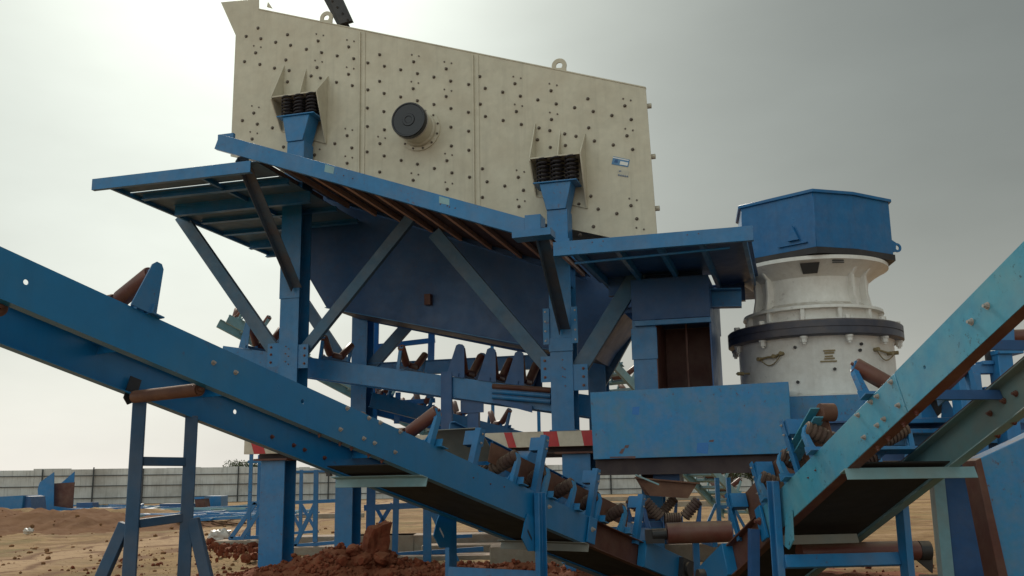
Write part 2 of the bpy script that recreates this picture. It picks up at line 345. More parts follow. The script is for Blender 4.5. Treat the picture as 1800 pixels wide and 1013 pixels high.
# lifting eyes
for px, py in ((574, 32), (983, 116)):
    p = Y(px, py, PV + 0.03); part('lifting_eye', MB().ring_plate(p, (0, -1, 0), (0.1, 0, 1), 0.135, 0.06, 0.03, 0.30, 0.28), CREAM if px < 700 else CREAM, scr)
# black slotted drive bracket standing above the top edge
mb = MB(); q = 1.1
def slot_plate(poly, holes=()):
    return [S.Y(a, b_, q) for a, b_ in poly]
mb.prism(slot_plate([(562, -14), (583, -22), (615, 48), (596, 50)]), (0, 0.03, 0))
mb.prism(slot_plate([(581, -2), (601, -6), (622, 40), (601, 46)]), (0, -0.10, 0))
for k in range(4): mb.tube(S.Y(588 + 9 * k - 4, 2 + 11 * k, q - 0.12), S.Y(588 + 9 * k - 4, 2 + 11 * k, q - 0.08), 0.02, n=8)
part('drive_bracket', mb, DARK, scr)
p = Y(469, 12, PV + 0.2); part('lug', MB().prism([p, p + V((0.12, 0, -0.05)), p + V((0.02, 0, 0.1))], (0, 0.03, 0)), CREAM, scr)
# shaft bearing housing
c0 = Y(738, 229)
hb = part('bearing_housing', MB().lathe([(0.0, 0.0), (0.40, 0.0), (0.40, 0.03), (0.335, 0.035), (0.325, 0.10), (0.30, 0.12), (0.30, 0.40), (0.31, 0.41), (0.31, 0.45), (0, 0.45)], c0, (0, -1, 0), 56), CREAM, scr)
for k in range(12):
    a = k * math.pi / 6 + 0.2; part('bolt', HUCKME, HUCK, hb, ml=align(c0 + V((math.cos(a) * 0.368, -0.03, math.sin(a) * 0.368)), (0, -1, 0), 0.7))
part('cap', MB().lathe([(0.318, 0.45), (0.325, 0.46), (0.325, 0.56), (0.315, 0.575), (0.295, 0.575), (0.285, 0.56), (0.12, 0.55), (0.11, 0.565), (0.07, 0.565), (0.06, 0.555), (0, 0.555)], c0, (0, -1, 0), 64), BLACK, hb)
part('cap_rim', MB().lathe([(0.327, 0.43), (0.334, 0.435), (0.334, 0.455), (0.327, 0.46)], c0, (0, -1, 0), 64), BOLT, hb)
# spring brackets: fins, shelf, springs
def spring_bracket(shelfL, shelfR, finL, finM, finR, botL, botR, padL, padR):
    vo = 0.06
    a, b2 = S.Y(*shelfL, vo), S.Y(*shelfR, vo); zs = (a.z + b2.z) / 2
    tl = S.Y(*finL, PV).z; br = S.Y(*botR, PV)
    h = part('spring_bracket', MB().box(a.x, b2.x, vo, PV - 0.002, zs - 0.012, zs + 0.012), CREAM, scr)
    for x, top, bot in ((a.x, S.Y(*finL, PV).z, S.Y(*botL, PV).z), ((a.x + b2.x) / 2, S.Y(*finM, PV).z, None), (b2.x, S.Y(*finR, PV).z, br.z)):
        if bot is None: pr = [(x - .01, PV, zs + .012), (x - .01, PV, top), (x - .01, PV - 0.10, zs + .012)]
        else: pr = [(x - .01, PV, top), (x - .01, vo, zs + 0.02), (x - .01, vo, zs - 0.04), (x - .01, PV - 0.04, bot), (x - .01, PV, bot)]
        if bot is None: pr = [(x - .01, PV, zs + .013), (x - .01, PV, top), (x - .01, PV - 0.26, zs + .013)]
        part('gusset', MB().prism(pr, (0.02, 0, 0)), CREAM, h)
    part('lower_rim', MB().prism([(a.x, PV - 0.03, S.Y(*botL, PV).z), (b2.x, PV - 0.03, br.z), (b2.x, PV, br.z), (a.x, PV, S.Y(*botL, PV).z)], (0, 0, 0.015)), CREAM, h)
    pL, pR = S.Y(*padL, 0.02), S.Y(*padR, 0.02); zp = (pL.z + pR.z) / 2
    for i in range(3):
        for j in range(2):
            x = pL.x + (pR.x - pL.x) * (0.17 + 0.33 * i)
            part('spring', MB().helix((x, 0.13 + 0.22 * j, zp + 0.01), 0.085, zs - zp - 0.02, 6, 0.018), SPRING, h)
    return pL, pR, zp
PEDS = []
PEDS.append(spring_bracket((476.5, 170), (556.4, 161), (492, 116), (522, 123), (575, 134), (492, 232), (575, 253), (487, 204.6), (552.5, 197)))
PEDS.append(spring_bracket((930.7, 280), (1020, 268), (931, 217), (975, 230), (1026, 235), (939, 346), (1033, 367), (937, 322), (1014, 314)))
# lock bolts
B1 = [(250,120),(375,148),(200,155),(262,165),(325,180),(388,193),(455,210),(520,224),(586,238),(656,250),(635,200),(505,175),(240,225),(368,255),(193,262),(258,274),(320,290),(382,300),(475,323),(515,332),(500,287),(583,350),(650,364),(634,316),(375,348),(232,480),(184,512),(247,527),(311,543),(225,590),(358,624),(490,658),(628,576),(576,610),(648,628),(628,693),(766,233),(716,268),(786,282),(855,297),(926,313),(996,328),(1067,345),(1143,359),(910,263),(1048,293),(766,346),(716,382),(785,397),(855,412),(926,428),(996,444),(1068,461),(1142,477),(908,377),(1048,410),(714,459),(784,474),(714,537),(786,551),(767,610),(713,645),(785,662),(857,681),(926,697),(998,715),(1072,734),(1147,752),(766,730),(908,765),(1051,682),(1052,803),(1068,540),(1143,557),(1070,620),(1144,638)]
B2 = [(105,181),(128,231),(202,247),(277,264),(351,280),(429,297),(507,313),(586,329),(665,346),(747,363),(254,211),(407,241),(563,275),(720,305),(107,298),(129,350),(204,367),(281,384),(260,329),(356,399),(409,363),(402,410),(465,424),(513,434),(567,398),(591,454),(671,471),(753,490),(729,432),(350,449),(404,481),(468,473),(116,572),(136,627),(211,645),(290,663),(268,608),(116,693),(271,732),(576,688),(607,743),(686,762),(771,784),(746,728),(525,722),(587,817),(530,852)]
CL1 = [(240,225),(505,175),(635,200),(500,287),(634,316),(910,263),(1048,293),(908,377),(1048,410),(232,480),(225,590),(628,576),(628,693),(490,658),(767,610),(908,765),(1051,682),(1052,803)]
CL2 = [(254,211),(407,241),(720,305),(260,329),(409,363),(729,432),(268,608),(271,732),(746,728),(776,852)]
big = [(350 + x / 2.412, y / 2.412) for x, y in B1] + [(800 + x / 2.413, 60 + y / 2.413) for x, y in B2]
big.sort(key=lambda p: -p[0])
for p in big[:100]: part('bolt', HUCKME, HUCK, sp, ml=align(Y(*p), (0, -1, 0)))
mb = MB()
for p in big[100:]:
    q = Y(*p); mb.tube(q, q + V((0, -0.006, 0)), 0.034, n=12); mb.tube(q + V((0, -0.006, 0)), q + V((0, -0.03, 0)), 0.026, 0.02, n=12)
small = []
for x, y in CL1: small += [(350 + (x - 8) / 2.412, (y - 30) / 2.412), (350 + (x + 22) / 2.412, (y - 24) / 2.412)]
for x, y in CL2: small += [(800 + (x - 7) / 2.413, 60 + (y - 30) / 2.413), (800 + (x + 25) / 2.413, 60 + (y - 23) / 2.413)]
for p in small:
    q = Y(*p); mb.tube(q, q + V((0, -0.012, 0)), 0.016, n=8)
o = part('bolt', mb, HUCK, sp); o['kind'] = 'stuff'
# maker's sticker
a, b2, c2, d2 = Y(1078, 275, PV - .004), Y(1107, 281, PV - .004), Y(1104, 294, PV - .004), Y(1075, 289, PV - .004)
st = part('sticker', MB().prism([a, b2, c2, d2], (0, -0.004, 0)), LBLUE, scr)
def lerp4(u, v_, d): return (a * (1 - u) + b2 * u) * (1 - v_) + (d2 * (1 - u) + c2 * u) * v_ + V((0, -d, 0))
part('sticker_panel', MB().prism([lerp4(.48, .42, .004), lerp4(.95, .42, .004), lerp4(.95, .85, .004), lerp4(.48, .85, .004)], (0, -0.002, 0)), LWHITE, st)
part('sticker_panel', MB().prism([lerp4(.0, .08, .004), lerp4(.95, .08, .004), lerp4(.95, .2, .004), lerp4(.0, .2, .004)], (0, -0.002, 0)), LWHITE, st)
part('emblem', MB().prism([lerp4(.15, .35, .004), lerp4(.3, .3, .004), lerp4(.35, .7, .004), lerp4(.12, .75, .004)], (0, -0.002, 0)), NAVY, st)
e = [Y(*q, PV - .004) for q in ((1086, 297), (1106, 301), (1105, 311), (1085, 308))]
s2 = part('sticker', MB().prism(e, (0, -0.003, 0)), mat('label_faded', (0.55, 0.52, 0.43), None, 0.5), scr)
mb = MB()
for k in range(5):
    q = Y(1088 + 3.6 * k, 308 + 0.6 * k, PV - 0.008); mb.box(q.x - 0.009, q.x + 0.009, q.y - 0.002, q.y, q.z - 0.014, q.z + 0.014)
q = Y(1090, 301, PV - 0.008); mb.box(q.x - 0.02, q.x + 0.02, q.y - 0.002, q.y, q.z - 0.008, q.z + 0.008)
part('print_mark', mb, NAVY, s2)

# ================================================================== STEEL TOWER UNDER THE SCREEN
VF, VR, VE = 0.20, 3.10, -2.40   # front column row, rear column row, walkway edge
ZB = S.Y(600, 769, -0.02).z      # top of striped base beam
tw = thing('steel_tower', 'blue steel tower of columns, diagonal braces and walkways carrying the cream screen', 'steel tower', S, V((2.5, 1.5, ZB)))
def col_h(x, y, z0, z1, b, d, m=BLUE, name='column', par=None, bev=0.006):
    mb = MB(); t = 0.02
    mb.box(x - b / 2, x + b / 2, y - d / 2, y - d / 2 + t, z0, z1); mb.box(x - b / 2, x + b / 2, y + d / 2 - t, y + d / 2, z0, z1); mb.box(x - t, x + t, y - d / 2 + t, y + d / 2 - t, z0, z1)
    mb.box(x - b / 2 - .03, x + b / 2 + .03, y - d / 2 - .03, y + d / 2 + .03, z0 - 0.02, z0)
    return part(name, mb, m, par or tw)
xc1, xc2 = S.Y(510, 500, 0).x, S.Y(986, 600, 0).x
zt1 = PEDS[0][2]; zt2 = PEDS[1][2]
wk = lambda px: S.Y(px, 238 + (px - 383) * 0.2712, VE) # walkway edge top line
zdeck1, zdeck2 = S.Y(300, 300, VE).z, S.Y(1150, 412, VE).z
for x, zt in ((xc1, S.Y(510, 300, 0).z), (xc2, S.Y(986, 420, 0).z)):
    c_ = col_h(x, VF, ZB + 0.02, zt, 0.37, 0.40)
    col_h(x, VR, ZB + 0.02, zt, 0.34, 0.36)
# splice plates with bolts
for (x, py) in ((xc2, 573),):
    z = S.Y(986, py, 0).z
    for s_ in (-1, 1):
        spn = part('splice_plate', MB().box(x + s_ * 0.235 - 0.055, x + s_ * 0.235 + 0.055, -0.03, 0.0, z - 0.3, z + 0.3), BLUE, tw, bevel=0.004)
        bolts(spn, [(x + s_ * 0.25, -0.03, z + dz) for dz in (-0.24, -0.08, 0.08, 0.24)], (0, -1, 0), sc_=0.8)
    part('splice_plate', MB().box(x - 0.2, x + 0.2, -0.025, 0.0, z - 0.42, z - 0.2), BLUE, tw, bevel=0.004)
z = S.Y(510, 520, 0).z; part('splice_plate', MB().box(xc1 - 0.2, xc1 + 0.2, -0.02, 0.0, z - 0.05, z + 1.9), BLUE, tw, bevel=0.004)
# pedestals under the springs
for (pL, pR, zp), (tx0, tx1, ty), cb in zip(PEDS, ((503, 531, 249), (960, 994, 369)), (290, 440)):
    tl, tr = S.Y(tx0, ty, 0.02), S.Y(tx1, ty, 0.02); w_ = pR.x - pL.x
    mb = MB().box(pL.x, pR.x, -0.01, 0.44, zp - 0.025, zp)
    a0, a1 = pL.x + w_ * 0.14, pR.x - w_ * 0.14
    mb.prism([(a0, 0.03, zp - 0.025), (a1, 0.03, zp - 0.025), (tr.x, 0.03, tl.z), (tl.x, 0.03, tl.z)], (0, 0.38, 0))
    zb = S.Y(tx0, cb, 0.02).z
    mb.box(tl.x, tr.x + 0.02, 0.06, 0.42, zb - 0.6, tl.z)
    part('pedestal', mb, BLUE, tw, bevel=0.006)
# inclined front edge channel of the walkway
pa, pb = S.Y(386, 236, VE), S.Y(946, 390, VE)
rail = part('edge_channel', MB().ext(pc(0.25, 0.09, 0.012), pa, pb), BLUE, tw, bevel=0.003)
mbx = MB(); q0, q1 = S.Y(383, 237, VE + 0.1), S.Y(410, 237, VE + 0.1); mbx.box(q0.x, q1.x, VE + 0.1, VE + 0.16, q0.z - 0.22, q0.z)
part('edge_channel', mbx, BLUE, tw)
bolts(rail, [S.Y(p, y, VE) for p, y in ((604, 309), (620, 314), (774, 359), (786, 362), (790, 364), (800, 366))], (0, -1, 0), me=RBOLTME, sc_=0.5)
part('touch_up_patch', MB().prism([S.Y(x, y, VE - .001) for x, y in ((572, 289), (588, 294), (586, 306), (570, 302))], (0, -0.002, 0)), PALE, rail)
part('touch_up_patch', MB().prism([S.Y(x, y, VE - .001) for x, y in ((772, 345), (790, 350), (790, 361), (772, 357))], (0, -0.002, 0)), PALE, rail)
# checker deck and inner stringer, joists
dd = V((0, 0, -0.04)); dirw = (pb - pa)
inn0, inn1 = pa + V((0, -VE + 0.95, -0.04)), pb + V((0, -VE + 0.95, -0.08))
part('walkway_deck', MB().prism([pa + V((0.05, 0.02, -0.02)), pb + V((0, 0.02, -0.02)), inn1 + V((0, 0.3, 0.02)), inn0 + V((0.05, 0.3, 0.02))], (0, 0, -0.012)), UNDERSHADE, tw)
part('stringer', MB().ext(pi_(0.09, 0.10, 0.010), inn0 + V((0.2, 0.08, -0.0)), inn1 + V((0, 0.08, 0))), NAVY, tw)
JOIST = mat('joist_ground_lit', (0.50, 0.34, 0.27), (0.40, 0.27, 0.21), 0.6, dust=DUST, dusta=0.3)  # light tan: ground bounce light put into the joists' colour
for k in range(10):
    f = 0.02 + k * 0.108; p = pa + dirw * f
    part('joist', MB().ext([(0, 0), (-0.05, 0), (-0.05, -0.085), (0, -0.085)], p + V((0, 0.013, -0.04)), p + V((0, -VE + 0.98, -0.04))), JOIST, tw)
# knee braces from walkway edge to the columns
KNEE = mat('dusty_ground_lit_paint', (0.05, 0.12, 0.20), (0.09, 0.09, 0.11), 0.6, dust=DUST, dusta=0.15, nscale=2)  # brace blue greyed to carry light from the ground, plus real dust
DIAG = mat('dusty_blue_paint', (0.035, 0.13, 0.24), (0.045, 0.10, 0.17), 0.5, dust=DUST, dusta=0.2)
def kb(p0, p1, w_=0.13, h_=0.10, m=KNEE, name='knee_brace', up=(1, 0, 0)):
    return part(name, MB().ext([(0, 0), (w_, 0), (w_, 0.012), (0.012, 0.012), (0.012, h_), (0, h_)], p0, p1, up), m, tw)
kb(S.Y(418, 276, VE + 0.06), S.Y(515, 505, -0.02) + V((0.0, 0, 0)), 0.12, 0.17)
kb(S.Y(940, 400, VE + 0.06), S.Y(984, 578, -0.02), 0.12, 0.17)
# end bracket of the walkway
a = S.Y(922, 381, VE - 0.03); b2 = S.Y(950, 381, VE - 0.03)
mb = MB().box(a.x, b2.x, VE - 0.03, VE + 0.25, a.z - 0.23, a.z + 0.02)
part('end_bracket', mb, BLUE, tw, bevel=0.005)
p0, p1 = S.Y(905, 417, VE + .05), S.Y(972, 410, VE + .05)
part('end_bracket', MB().beam(p0, p1, 0.3, 0.1), BLUE, tw)
# --- diagonal braces in the front and rear column rows
def brace(a, b_, v=VF - 0.06, w_=0.20, d_=0.10, name='brace', m=DIAG):
    p0, p1 = S.Y(*a, v), S.Y(*b_, v); return part(name, MB().beam(p0, p1, d_, w_), m, tw, bevel=0.004)
brace((722, 384), (524, 630)); brace((764, 410), (972, 655), w_=0.24); brace((1125, 476), (1004, 672), w_=0.27)
brace((318, 380), (492, 630), w_=0.24)
for a, b_ in (((535, 533), (612, 650)), ((722, 566), (648, 650)), ((1118, 560), (1052, 680))): brace(a, b_, VR, 0.24)
for px, py in ((522, 628), (974, 650), (1010, 665), (490, 625)):
    q = S.Y(px, py, 0.03); gp_ = part('gusset_plate', MB().box(q.x - 0.22, q.x + 0.22, 0.02, 0.035, q.z - 0.2, q.z + 0.22), BLUE, tw)
    bolts(gp_, [V((q.x + dx, 0.02, q.z + dz)) for dx in (-0.15, 0.15) for dz in (-0.12, 0.02, 0.15)], (0, -1, 0), me=RBOLTME, sc_=1.2)
# --- left end platform
zl = S.Y(250, 304.5, VE).z; xl = S.Y(162, 313, VE).x; xr = S.Y(440, 290, VE).x
pe = part('edge_channel', MB().ext(pc(0.19, 0.08, 0.012), (xl, VE, zl), (xr, VE, zl)), BLUE, tw, bevel=0.003)
mb = MB(); yb = 3.1
rows = [(VE + 0.01, -1.64), (-1.585, 0.2), (0.2, 1.48), (1.535, yb)]
xsl = [xl + 0.05, xr + 0.1]
for i, (y0, y1) in enumerate(rows):
    mb.box(xsl[0], xsl[-1], y0, y1, zl - 0.03, zl - 0.018)
part('platform_deck', mb, DIAG, tw)
for v_, dx, h in ((-1.45, 0.28, 0.10), (-0.7, 0.40, 0.20), (0.3, 0.30, 0.08), (1.2, 0.2, 0.08), (2.1, 0.24, 0.16), (3.0, 0.1, 0.12)):
    part('platform_beam', MB().ext(pi_(h, 0.10, 0.012), (xl + dx, v_, zl - 0.03), (xr + 0.15, v_, zl - 0.03)), BLUE, tw)
for x in (xl + 0.16, xl + 1.9): part('joist', MB().ext(pc(0.07, 0.05, 0.008), (x, VE + 0.02, zl - 0.031), (x, yb, zl - 0.031)), BLUE, tw)
# --- right end platform
zr = S.Y(1150, 411, VE).z; xa, xb = S.Y(972, 425, VE).x, S.Y(1323, 396, VE).x
pe = part('edge_channel', MB().ext(pc(0.20, 0.08, 0.012), (xa, VE, zr), (xb, VE, zr)), BLUE, tw, bevel=0.003)
bolts(pe, [S.Y(p, y, VE) for p, y in ((1041, 426), (1060, 424), (1208, 413), (1228, 411))], (0, -1, 0), me=RBOLTME, sc_=0.45)
mb = MB(); mb.box(xa + 0.1, xb - 0.05, VE + 0.1, 0.5, zr - 0.03, zr - 0.015); mb.box(xa + 2.0, xb - 0.05, 0.5, 3.0, zr - 0.03, zr - 0.015)
part('platform_deck', mb, NAVY, tw)
for k in range(5):
    x = xa + 0.3 + k * (xb - xa - 0.4) / 4; part('joist', MB().ext(pc(0.12, 0.06, 0.01), (x, VE + 0.02, zr - 0.031), (x, 3.0, zr - 0.031)), BLUE, tw)
for v_ in (VF, 1.4): part('platform_beam', MB().ext(pi_(0.3, 0.14, 0.014), (xa + 0.3, v_, zr - 0.032), (xb - 0.3 if v_ > 1 else xb - 0.9, v_, zr - 0.032)), NAVY, tw)
part('handrail_pipe', MB().tube((xa + 0.25, VE + 0.25, zr - 0.27), (xa + 2.4, VE + 0.25, zr - 0.22), 0.018, n=8), BLUE, tw)
# tie beams along the tower (horizontal members at mid height, rear row)
p0 = S.Y(650, 560, VR)
part('tie_beam', MB().ext(pi_(0.28, 0.14, 0.014), (xc1 + 0.17, VR, S.Y(632, 640, VR).z), (xc2 - 0.17, VR, S.Y(632, 640, VR).z)), BLUE, tw)

# ================================================================== COLLECTING HOPPER
hop = thing('collecting_hopper', 'dark navy steel hopper hanging under the screen between the tower columns', 'hopper', S, S.Y(800, 585, 1.5))
hp = [(500, 300), (500, 400), (528, 462), (574, 541), (930, 611), (1040, 628), (1054, 604), (1097, 551), (1124, 548), (1124, 440), (960, 420), (800, 380)]
hv = 1.40
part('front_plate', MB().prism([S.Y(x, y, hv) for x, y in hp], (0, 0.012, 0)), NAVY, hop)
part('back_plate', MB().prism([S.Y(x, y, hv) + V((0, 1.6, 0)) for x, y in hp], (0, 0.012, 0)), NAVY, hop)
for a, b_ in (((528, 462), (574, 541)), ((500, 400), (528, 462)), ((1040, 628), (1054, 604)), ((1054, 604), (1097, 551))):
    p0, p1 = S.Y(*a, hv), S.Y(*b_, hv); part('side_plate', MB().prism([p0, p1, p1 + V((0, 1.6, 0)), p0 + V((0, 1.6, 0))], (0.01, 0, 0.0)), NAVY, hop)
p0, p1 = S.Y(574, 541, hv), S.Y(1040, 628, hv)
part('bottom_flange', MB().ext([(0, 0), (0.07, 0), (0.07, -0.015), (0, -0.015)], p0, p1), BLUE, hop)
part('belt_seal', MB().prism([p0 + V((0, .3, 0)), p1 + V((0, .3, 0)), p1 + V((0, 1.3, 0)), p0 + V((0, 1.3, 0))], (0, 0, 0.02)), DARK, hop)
q = S.Y(755, 528, hv); part('inspection_lug', MB().box(q.x - 0.06, q.x + 0.06, hv - 0.12, hv, q.z - 0.1, q.z + 0.1), PRIMER, hop)

# ================================================================== DISCHARGE CHUTE (screen to crusher)
ch = thing('discharge_chute', 'dark blue box chute with an open maroon front, between the screen and the white crusher', 'chute', S, S.Y(1190, 700, 0.3))
cv = -0.1
a = S.Y(1116, 690, cv).x; b2 = S.Y(1256, 690, cv).x; ztop = zr - 0.14; zmid = S.Y(1185, 560, cv).z; zbt = S.Y(1185, 700, cv).z; xo = S.Y(1155, 640, cv).x; xm = S.Y(1204, 640, cv).x
part('upper_box', MB().box(a, b2, cv, 2.2, zmid, ztop), NAVY, ch, bevel=0.005)
part('ledge_angle', MB().box(a + 0.05, b2 + 0.01, cv - 0.09, cv - 0.002, zmid - 0.10, zmid - 0.02), BLUE, ch, bevel=0.004)
part('side_panel', MB().box(a, xo, cv, cv + 0.015, zbt, zmid - 0.002), BLUE, ch)
part('side_panel', MB().box(a, a + 0.015, cv + 0.016, 1.9, zbt, zmid - 0.002), NAVY, ch)
part('side_panel', MB().box(b2 - 0.02, b2, cv, 1.9, zbt, zmid - 0.002), NAVY, ch)
part('back_panel', MB().box(a + 0.02, b2 - 0.021, 1.0, 1.015, zbt, zmid - 0.002), PRIMER, ch)
part('liner', MB().box(xo, xo + 0.015, cv + 0.002, 1.0, zbt, zmid - 0.003), PRIMER, ch)
part('rib', MB().box(xm - 0.015, xm + 0.015, cv + 0.45, cv + 0.52, zbt, zmid - 0.003), PRIMER, ch)
zq = S.Y(1134, 632, cv).z
part('lower_panel', MB().box(a - 0.02, xo + 0.02, cv - 0.02, cv - 0.002, zq - 0.0, zmid - 0.13), BLUE, ch, bevel=0.004)
p0, p1 = S.Y(1252, 524, 0.4), S.Y(1303, 524, 0.4)
mb = MB(); mb.ext([(-.1, -.15), (.1, -.15), (.1, -.13), (-.08, -.13), (-.08, .13), (.1, .13), (.1, .15), (-.1, .15)], p0 - V((0.3, 0, 0)), p1)
part('support_stub', mb, BLUE, ch)
mb = MB().path([S.Y(1250, 480, 0.5), S.Y(1283, 479, 0.5), S.Y(1288, 468, 0.5)], 0.022); mb.tube(S.Y(1282, 468, 0.45), S.Y(1282, 468, 0.55), 0.05, n=12)
part('grease_pipe', mb, BLUE, ch)

# ================================================================== CONE CRUSHER
Cc = W.Y(1431, 600, 16.0); CX, CY = Cc.x, Cc.y
cr = thing('cone_crusher', 'white cone crusher with dark bolted ring and blue six sided hood', 'crusher', W, V((CX, CY, 2.7)))
def zat(py, D=16.0, px=1432): return W.Y(px, py, D).z
z0, z1, z2 = zat(697, 14.8), zat(609), zat(583)
lw = MB().lathe([(1.0, z0), (1.27, z0), (1.27, z0 + 0.03), (1.235, z0 + 0.04), (1.235, z1 - 0.05), (1.26, z1), (0.9, z1)], (CX, CY, 0))
ls = part('lower_shell', lw, WHITE, cr)
rg = part('clamp_ring', MB().lathe([(1.2, z1), (1.37, z1), (1.40, z1 + 0.02), (1.40, (z1 + z2) / 2 - 0.008), (1.385, (z1 + z2) / 2 - 0.006), (1.385, (z1 + z2) / 2 + 0.006), (1.40, (z1 + z2) / 2 + 0.008), (1.40, z2 - 0.02), (1.38, z2), (1.0, z2)], (CX, CY, 0), n=96), RING, cr)
for k in range(12):
    a = R_(30 * k + 6); x, y = CX + 1.31 * math.cos(a), CY + 1.31 * math.sin(a)
    part('ring_bolt', MB().tube((x, y, z1 - 0.03), (x, y, z1), 0.062, n=16).tube((x, y, z1 - 0.095), (x, y, z1 - 0.03), 0.05, n=6).tube((x, y, z1 - 0.125), (x, y, z1 - 0.095), 0.028, n=10), WHITE, rg)
    part('ring_bolt', MB().tube((x, y, z2), (x, y, z2 + 0.06), 0.05, n=6), WHITE, rg)
# upper frame: shelf with pockets, waist, flare
zsh = zat(535, 14.9); zw = zat(505, 15.1); zt = zat(448, 14.74) - 0.09; zf = zt - 0.16
part('upper_frame', MB().lathe([(0.9, z2 + .002), (1.13, z2 + .002), (1.13, z2 + 0.06), (1.04, z2 + 0.07), (1.04, zsh - 0.06), (1.13, zsh - 0.05), (1.12, zsh), (0.98, zsh + 0.04), (0.93, zsh + 0.08), (0.90, zw), (0.93, zf - 0.02), (1.06, zf + 0.08), (1.23, zt + 0.02), (1.26, zt + 0.03), (1.26, zt + 0.09), (0.8, zt + 0.09)], (CX, CY, 0), n=96), WHITE, cr)
for k in range(12):
    a = R_(30 * k + 5); ca, sa = math.cos(a), math.sin(a); tt = V((-sa, ca, 0)) * 0.035; c3 = V((CX, CY, 0)); rd = V((ca, sa, 0))
    part('pocket_rib', MB().prism([c3 + rd * r + V((0, 0, z)) - tt for r, z in ((1.02, z2 + 0.05), (1.125, z2 + 0.05), (1.115, zsh - 0.04), (1.02, zsh - 0.04))], tt * 2), WHITE, cr, bevel=0.012)
for k, a in enumerate((0.87, -0.87, 2.27, -2.27)):
    a += math.atan2(-CY, -CX)
    for da in (-0.15, 0.15):
        ca, sa = math.cos(a + da), math.sin(a + da); tt = V((-sa, ca, 0)) * 0.03; c3 = V((CX, CY, 0)); rd = V((ca, sa, 0))
        part('pillar_rib', MB().prism([c3 + rd * r + V((0, 0, z)) - tt for r, z in ((0.88, zsh + 0.0), (1.08, zsh - 0.01), (1.03, zw - 0.1), (1.02, zf), (1.16, zt + 0.01), (0.9, zt + 0.01))], tt * 2), WHITE, cr, bevel=0.012)
# window in the flare, facing the camera
aw = math.atan2(-CY, -CX) + 0.02; rd = V((math.cos(aw), math.sin(aw), 0)); tt = V((-rd.y, rd.x, 0)); c3 = V((CX, CY, 0))
part('feed_window', MB().prism([c3 + rd * r + tt * s_ + V((0, 0, z)) for r, s_, z in ((0.985, -0.11, zf + 0.02), (0.985, 0.11, zf + 0.02), (1.20, 0.15, zt - 0.01), (1.20, -0.15, zt - 0.01))], rd * 0.006 + V((0, 0, -0.006))), DARK, cr)
mb = MB()
for k in range(14):
    a = aw + 0.30 + 0.02 * (k % 7); rr = V((math.cos(a), math.sin(a), 0)); mb.box(CX + rr.x * 1.22 - .02, CX + rr.x * 1.22 + .015, CY + rr.y * 1.22 - .02, CY + rr.y * 1.22 + .01, zt - 0.035 + 0.03 * (k // 7), zt - 0.02 + 0.03 * (k // 7))
part('stencil_mark', mb, DARK, cr)
# blue hood
zh0, zh1 = W.Y(1434, 434, 14.7).z, W.Y(1432, 333, 14.7).z
hx = [(1304, 15.6), (1433, 14.7), (1502, 14.9), (1566, 15.35)]
hv_ = [V((W.Y(px, 400, D).x, D, 0)) for px, D in hx]
hv_ += [V((6.35, 16.5, 0)), V((5.75, 17.4, 0)), V((4.7, 17.4, 0)), V((4.0, 16.5, 0))]
cen = sum(hv_, V()) / len(hv_)
hood = part('hood', MB().prism([p + V((0, 0, zh0)) for p in hv_], (0, 0, zh1 - zh0)), HOOD, cr, bevel=0.008)
lip = [cen + (p - cen) * 1.035 for p in hv_]
part('hood_lip', MB().prism([p + V((0, 0, zh1 - 0.05)) for p in lip], (0, 0, 0.05)), HOOD, hood, bevel=0.004)
low = [cen + (p - cen) * 1.02 for p in hv_]
part('hood_skirt', MB().prism([p + V((0, 0, zh0 - 0.1)) for p in low], (0, 0, 0.099)), DARK, hood)
e0_, e1_ = hv_[0], hv_[1]; nrm = V((e0_.y - e1_.y, e1_.x - e0_.x, 0)).normalized() * -1
if nrm.dot(cen - e0_) > 0: nrm = -nrm
p = e0_.lerp(e1_, 0.72) + V((0, 0, zh0 + 0.16)) + nrm * 0.02; dr = (e1_ - e0_).normalized()
part('hood_lug', MB().prism([p - dr * 0.1, p + dr * 0.1, p + V((0, 0, 0.24))], nrm * 0.05), HOOD, hood)
part('hood_lug', MB().beam(p - dr * 0.28 + V((0, 0, -.06)), p + dr * 0.22 + V((0, 0, -.06)), 0.05, 0.015), HOOD, hood)
p = hv_[3] + V((0.09, 0.05, zh0 + 0.13)); part('lifting_eye', MB().ring_plate(p, (0.3, -1, 0), (1, 0.3, -0.15), 0.075, 0.04, 0.025, 0.24, 0.14), HOOD, hood)
p = hv_[0] + V((-0.05, 0.05, 0)); part('hood_strap', MB().box(p.x - 0.02, p.x + 0.01, p.y - 0.06, p.y + 0.05, zh0 - 0.12, zh0 + 0.22), WHITE, cr)
